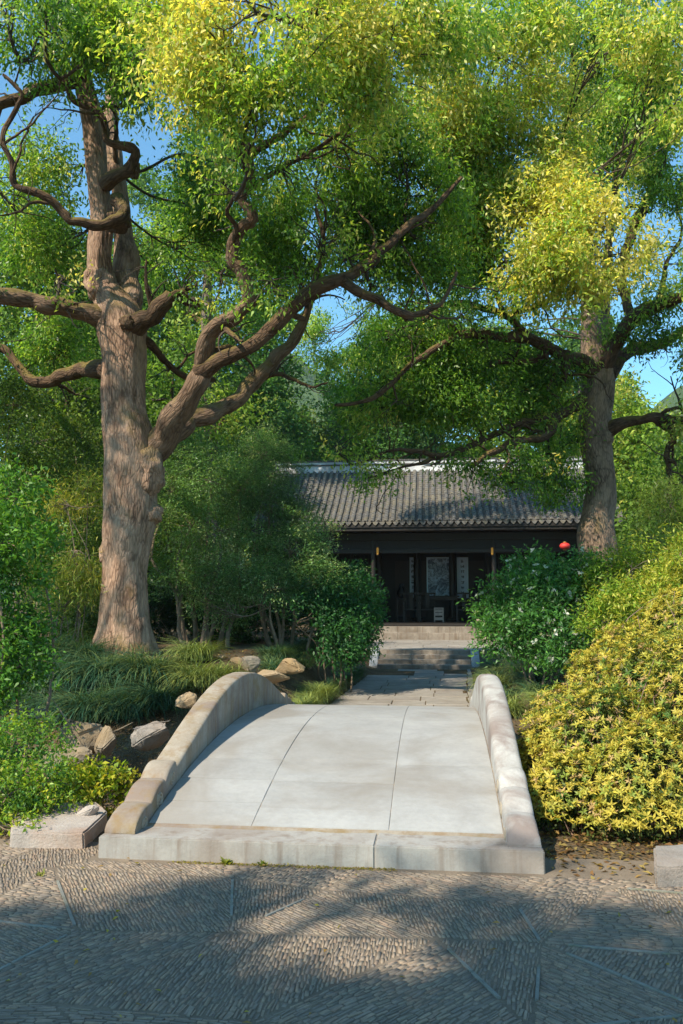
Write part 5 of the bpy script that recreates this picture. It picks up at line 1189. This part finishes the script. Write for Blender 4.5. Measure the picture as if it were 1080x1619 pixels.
for k in range(15):
    y = 6.5 + k * .42; x = float(pathc(y)) - 1.32 - random.uniform(0, .12)
    tuft(T_lite[k % 2] if k < 5 else T_low[k % 2], x, y, random.uniform(.62, .8), f'bright grass tuft edging the path beyond the left parapet, {ORD[k]} from the bridge' if k < 5 else f'dark low grass tuft edging the left of the path, {ORD[k - 5]} after the bright ones', 'bright tufts beside the path' if k < 5 else 'dark tufts along the left of the path')
for k in range(15):
    y = 7.2 + k * .44; x = float(pathc(y)) - 1.85 - random.uniform(0, .3)
    tuft(T_low[k % 2], x, y, random.uniform(.8, 1.0), f'dark grass tuft set back left of the path, {ORD[k]} from the bridge', 'dark tufts behind the path edging')
for k in range(18):
    y = 6.4 + (k % 9) * .85 + random.uniform(-.2, .2); x = float(pathc(y)) + 1.42 + random.uniform(0, .15) + (.5 if k > 8 else 0)
    tuft(T_low[k % 2] if k % 3 else T_lite[0], x, y, random.uniform(.75, 1.), f'green grass tuft right of the path, {ORD[k % 9]} from the bridge in the ' + ('inner row' if k < 9 else 'outer row'), 'grass tufts right of the path')

# ------------------------------------------------------------------ rocks
def rock(px, py, d, w, h, mat, label, seed, dp=None, cat='rock', on_ground=True):
    s = d / FPX; c = P(px, py, d); rx = w * s / 2; rz = h * s / 2; ry = dp or rx * .8
    rr = np.random.default_rng(int(seed * 100)); bm = bmesh.new()
    for q in unit(rr.normal(size=(20, 3))):
        q = q / (np.abs(q) ** 4).sum() ** .25 * rr.uniform(.78, 1.0); bm.verts.new(q)
    h_ = bmesh.ops.convex_hull(bm, input=bm.verts); bmesh.ops.delete(bm, geom=[g_ for g_ in h_['geom_interior'] if isinstance(g_, bmesh.types.BMVert)], context='VERTS')
    bmesh.ops.bevel(bm, geom=list(bm.edges), offset=.07, segments=2, affect='EDGES'); bmesh.ops.triangulate(bm, faces=bm.faces)
    bmesh.ops.subdivide_edges(bm, edges=bm.edges, cuts=2, use_grid_fill=True)
    for v in bm.verts:
        q = v.co.copy(); n1 = mnoise.fractal(q * 2.2 + Vector((seed * 5.1, 0, 0)), 1, 2, 5); q *= 1 + .10 * n1 + .025 * mnoise.noise(q * 11)
        v.co = Vector((q.x * rx, q.y * ry, q.z * rz))
    me = bpy.data.meshes.new('garden_rock'); bm.to_mesh(me); bm.free(); me.materials.append(mat); me.shade_smooth(); me.set_sharp_from_angle(angle=math.radians(35))
    o = bpy.data.objects.new('garden_rock', me); COL.objects.link(o); o.location = c; o.rotation_euler[2] = (seed * .7) % .5 - .25; tag(o, label, cat); return o
for a in [(128, 1165, 8.7, 74, 66, 'rock', 'large brown boulder under the dark grass on the left'), (168, 1172, 8.6, 40, 56, 'rock', 'narrow upright rock against the right of the large brown boulder'), (110, 1205, 8.0, 90, 44, 'rock', 'flat mossy rock in front of the large brown boulder'),
          (238, 1165, 8.6, 66, 46, 'rock_g', 'pale grey rock just left of the left parapet'), (48, 1140, 8.8, 60, 60, 'rock', 'dim rock behind the low left shrub'), (294, 1106, 9.4, 36, 28, 'rock_w', 'small warm brown rock touching the left parapet'),
          (458, 1054, 11.4, 54, 28, 'rock_w', 'warm ochre rock behind the left parapet crest'), (428, 1070, 11.0, 64, 26, 'rock_w', 'flat tan rock just above the left parapet crest'), (396, 1052, 11.8, 34, 30, 'rock', 'grey-brown rock left of the ochre rock'), (372, 1048, 11.9, 28, 24, 'rock_w', 'small ochre rock next to the bright grass tuft'), (350, 1045, 12.2, 26, 20, 'rock', 'small dark rock by the shrub stems'),
          (715 + 22, 1108, 11.2, 16, 14, 'rock', 'tiny stone at the right edge of the path')][:11]:
    rock(a[0], a[1], a[2], a[3], a[4], M[a[5]], a[6], a[0] * .37 + 1)
# slab beside the bridge and kerb stone at the right
def rough_slab(name, label, pts, z0, z1, mat, seed, top=None):
    n = len(pts); bm = bmesh.new(); a = [bm.verts.new((p[0], p[1], z0)) for p in pts]; b = [bm.verts.new((p[0], p[1], z1)) for p in (top or pts)]
    bm.faces.new(a[::-1]); bm.faces.new(b)
    for k in range(n): bm.faces.new((a[k], a[(k + 1) % n], b[(k + 1) % n], b[k]))
    bmesh.ops.bevel(bm, geom=list(bm.edges), offset=.012, segments=2, affect='EDGES')
    bmesh.ops.triangulate(bm, faces=bm.faces); bmesh.ops.subdivide_edges(bm, edges=bm.edges, cuts=5, use_grid_fill=True)
    for v in bm.verts:
        q = v.co * 9 + Vector((seed, 0, 0)); v.co += Vector((mnoise.noise(q), mnoise.noise(q + Vector((5, 5, 5))), mnoise.noise(q + Vector((1, 7, 3))))) * .007
    c = np.mean(pts, axis=0); me = bpy.data.meshes.new(name)
    for v in bm.verts: v.co -= Vector((c[0], c[1], 0))
    bm.to_mesh(me); bm.free(); me.materials.append(mat); me.shade_smooth(); me.set_sharp_from_angle(angle=math.radians(32))
    o = bpy.data.objects.new(name, me); COL.objects.link(o); o.location = (c[0], c[1], 0); return tag(o, label, 'stone')
g = lambda px, py, z=0: tuple(PZ(px, py, z)[:2])
rough_slab('stone_slab', 'pale pinkish stone slab lying left of the bridge foot', [g(16, 1340), g(132, 1342), g(170, 1305), g(152, 1288, .0), g(20, 1296)], -.04, .10, M['slabrock'], 2)
rock(140, 1285, 6.0, 38, 28, M['slabrock'], 'small pale stone resting behind the pinkish slab', 7.7)
rough_slab('kerb_stone', 'grey squared kerb stone at the right edge below the azalea', [g(1036, 1402), g(1120, 1402), g(1130, 1360), g(1034, 1366)], -.05, .11, M['rock_g'], 5)

# ------------------------------------------------------------------ small growth and litter
def weed(px, py, s, seed, label):
    r = np.random.default_rng(seed); q = PZ(px, py, 0); n = 26; az = r.uniform(0, 6.28, n); d = np.stack([np.cos(az), np.sin(az), r.uniform(.3, 1.4, n)], -1)
    o = leaf_obj('weed', r.normal(size=(n, 3)) * .012 * np.array([1, 1, .2]), d, np.tile([0, 0, 1.], (n, 1)), r.uniform(.6, 1.2, n) * s, r.uniform(.25, .4, n) * s, lerp((.10, .17, .03), (.30, .30, .05), r.random(n)), M['leaf_shrub'], None); o.location = (q[0], q[1], .0)
    return tag(o, label, 'weed')
weed(357, 1366, .05, 1, 'largest green weed sprouting at the foot of the bridge kerb'); weed(416, 1368, .042, 2, 'smaller green weed right of the largest one at the kerb'); weed(64, 1384, .03, 3, 'tiny weed on the paving at the left')
def litter(name, label, n, xr_, yr_, seed, cols, s, zf=None, kind='stuff', mask=None):
    r = np.random.default_rng(seed); x = r.uniform(*xr_, n); y = r.uniform(*yr_, n)
    if mask is not None: k = mask(x, y, r); x, y = x[k], y[k]
    n = len(x); z = (ground_z(x, y) if zf is None else np.full(n, zf)) + r.uniform(.004, .014, n); az = r.uniform(0, 6.28, n)
    d = np.stack([np.cos(az), np.sin(az), r.normal(size=n) * .25], -1); nr = unit(np.array([0, 0, 1.]) + r.normal(size=(n, 3)) * .35); pal = np.array(cols)
    return tag(leaf_obj(name, np.stack([x, y, z], -1), d, nr, r.uniform(.6, 1.3, n) * s, r.uniform(.3, .55, n) * s, pal[r.integers(len(pal), size=n)] * r.uniform(.7, 1.2, (n, 1)), M['leaf_azalea'], None), label, kind=kind)
DRY = [(.22, .12, .05), (.30, .19, .07), (.16, .085, .04), (.36, .27, .09)]
litter('fallen_leaves', 'dry brown leaves under the azalea', 2600, (1.42, 4.5), (-.15, 1.6), 81, DRY, .05, mask=lambda x, y, r: r.random(len(x)) < sm(-.2, .5, y) * .9 + .08)
litter('fallen_leaves', 'dry leaves on the left bank', 2500, (-7, -1.6), (1., 8), 82, DRY, .06)
litter('fallen_leaves', 'dry leaves right of the path', 1500, (1.8, 6), (4, 15), 83, DRY, .06)
litter('fallen_leaves', 'scattered yellow leaves on the paving', 140, (-3.5, 4), (-2.4, -.02), 84, [(.42, .34, .06), (.36, .22, .07)], .035, zf=.004)
litter('moss_tufts', 'thin yellow moss along the foot of the bridge kerb', 900, (-.9, .5), (-.05, -.006), 85, [(.30, .26, .05), (.20, .20, .04), (.36, .27, .07)], .018, zf=-.01)

# ------------------------------------------------------------------ the air: far hillsides fade to blue
hz = bpy.data.materials.new('pale_air'); hz.use_nodes = True; nt = hz.node_tree; nt.nodes.clear()
ho = nt.nodes.new('ShaderNodeOutputMaterial'); hv = nt.nodes.new('ShaderNodeVolumePrincipled'); nt.links.new(hv.outputs[0], ho.inputs['Volume'])
hv.inputs['Color'].default_value = (.80, .90, 1.0, 1); hv.inputs['Density'].default_value = .0003; hv.inputs['Anisotropy'].default_value = .2
V, F = boxv(-1000, 1000, -700, 1500, -3, 175)
tag(mesh_obj('haze', V, F, hz), kind='stuff')
SC.cycles.volume_bounces = 0
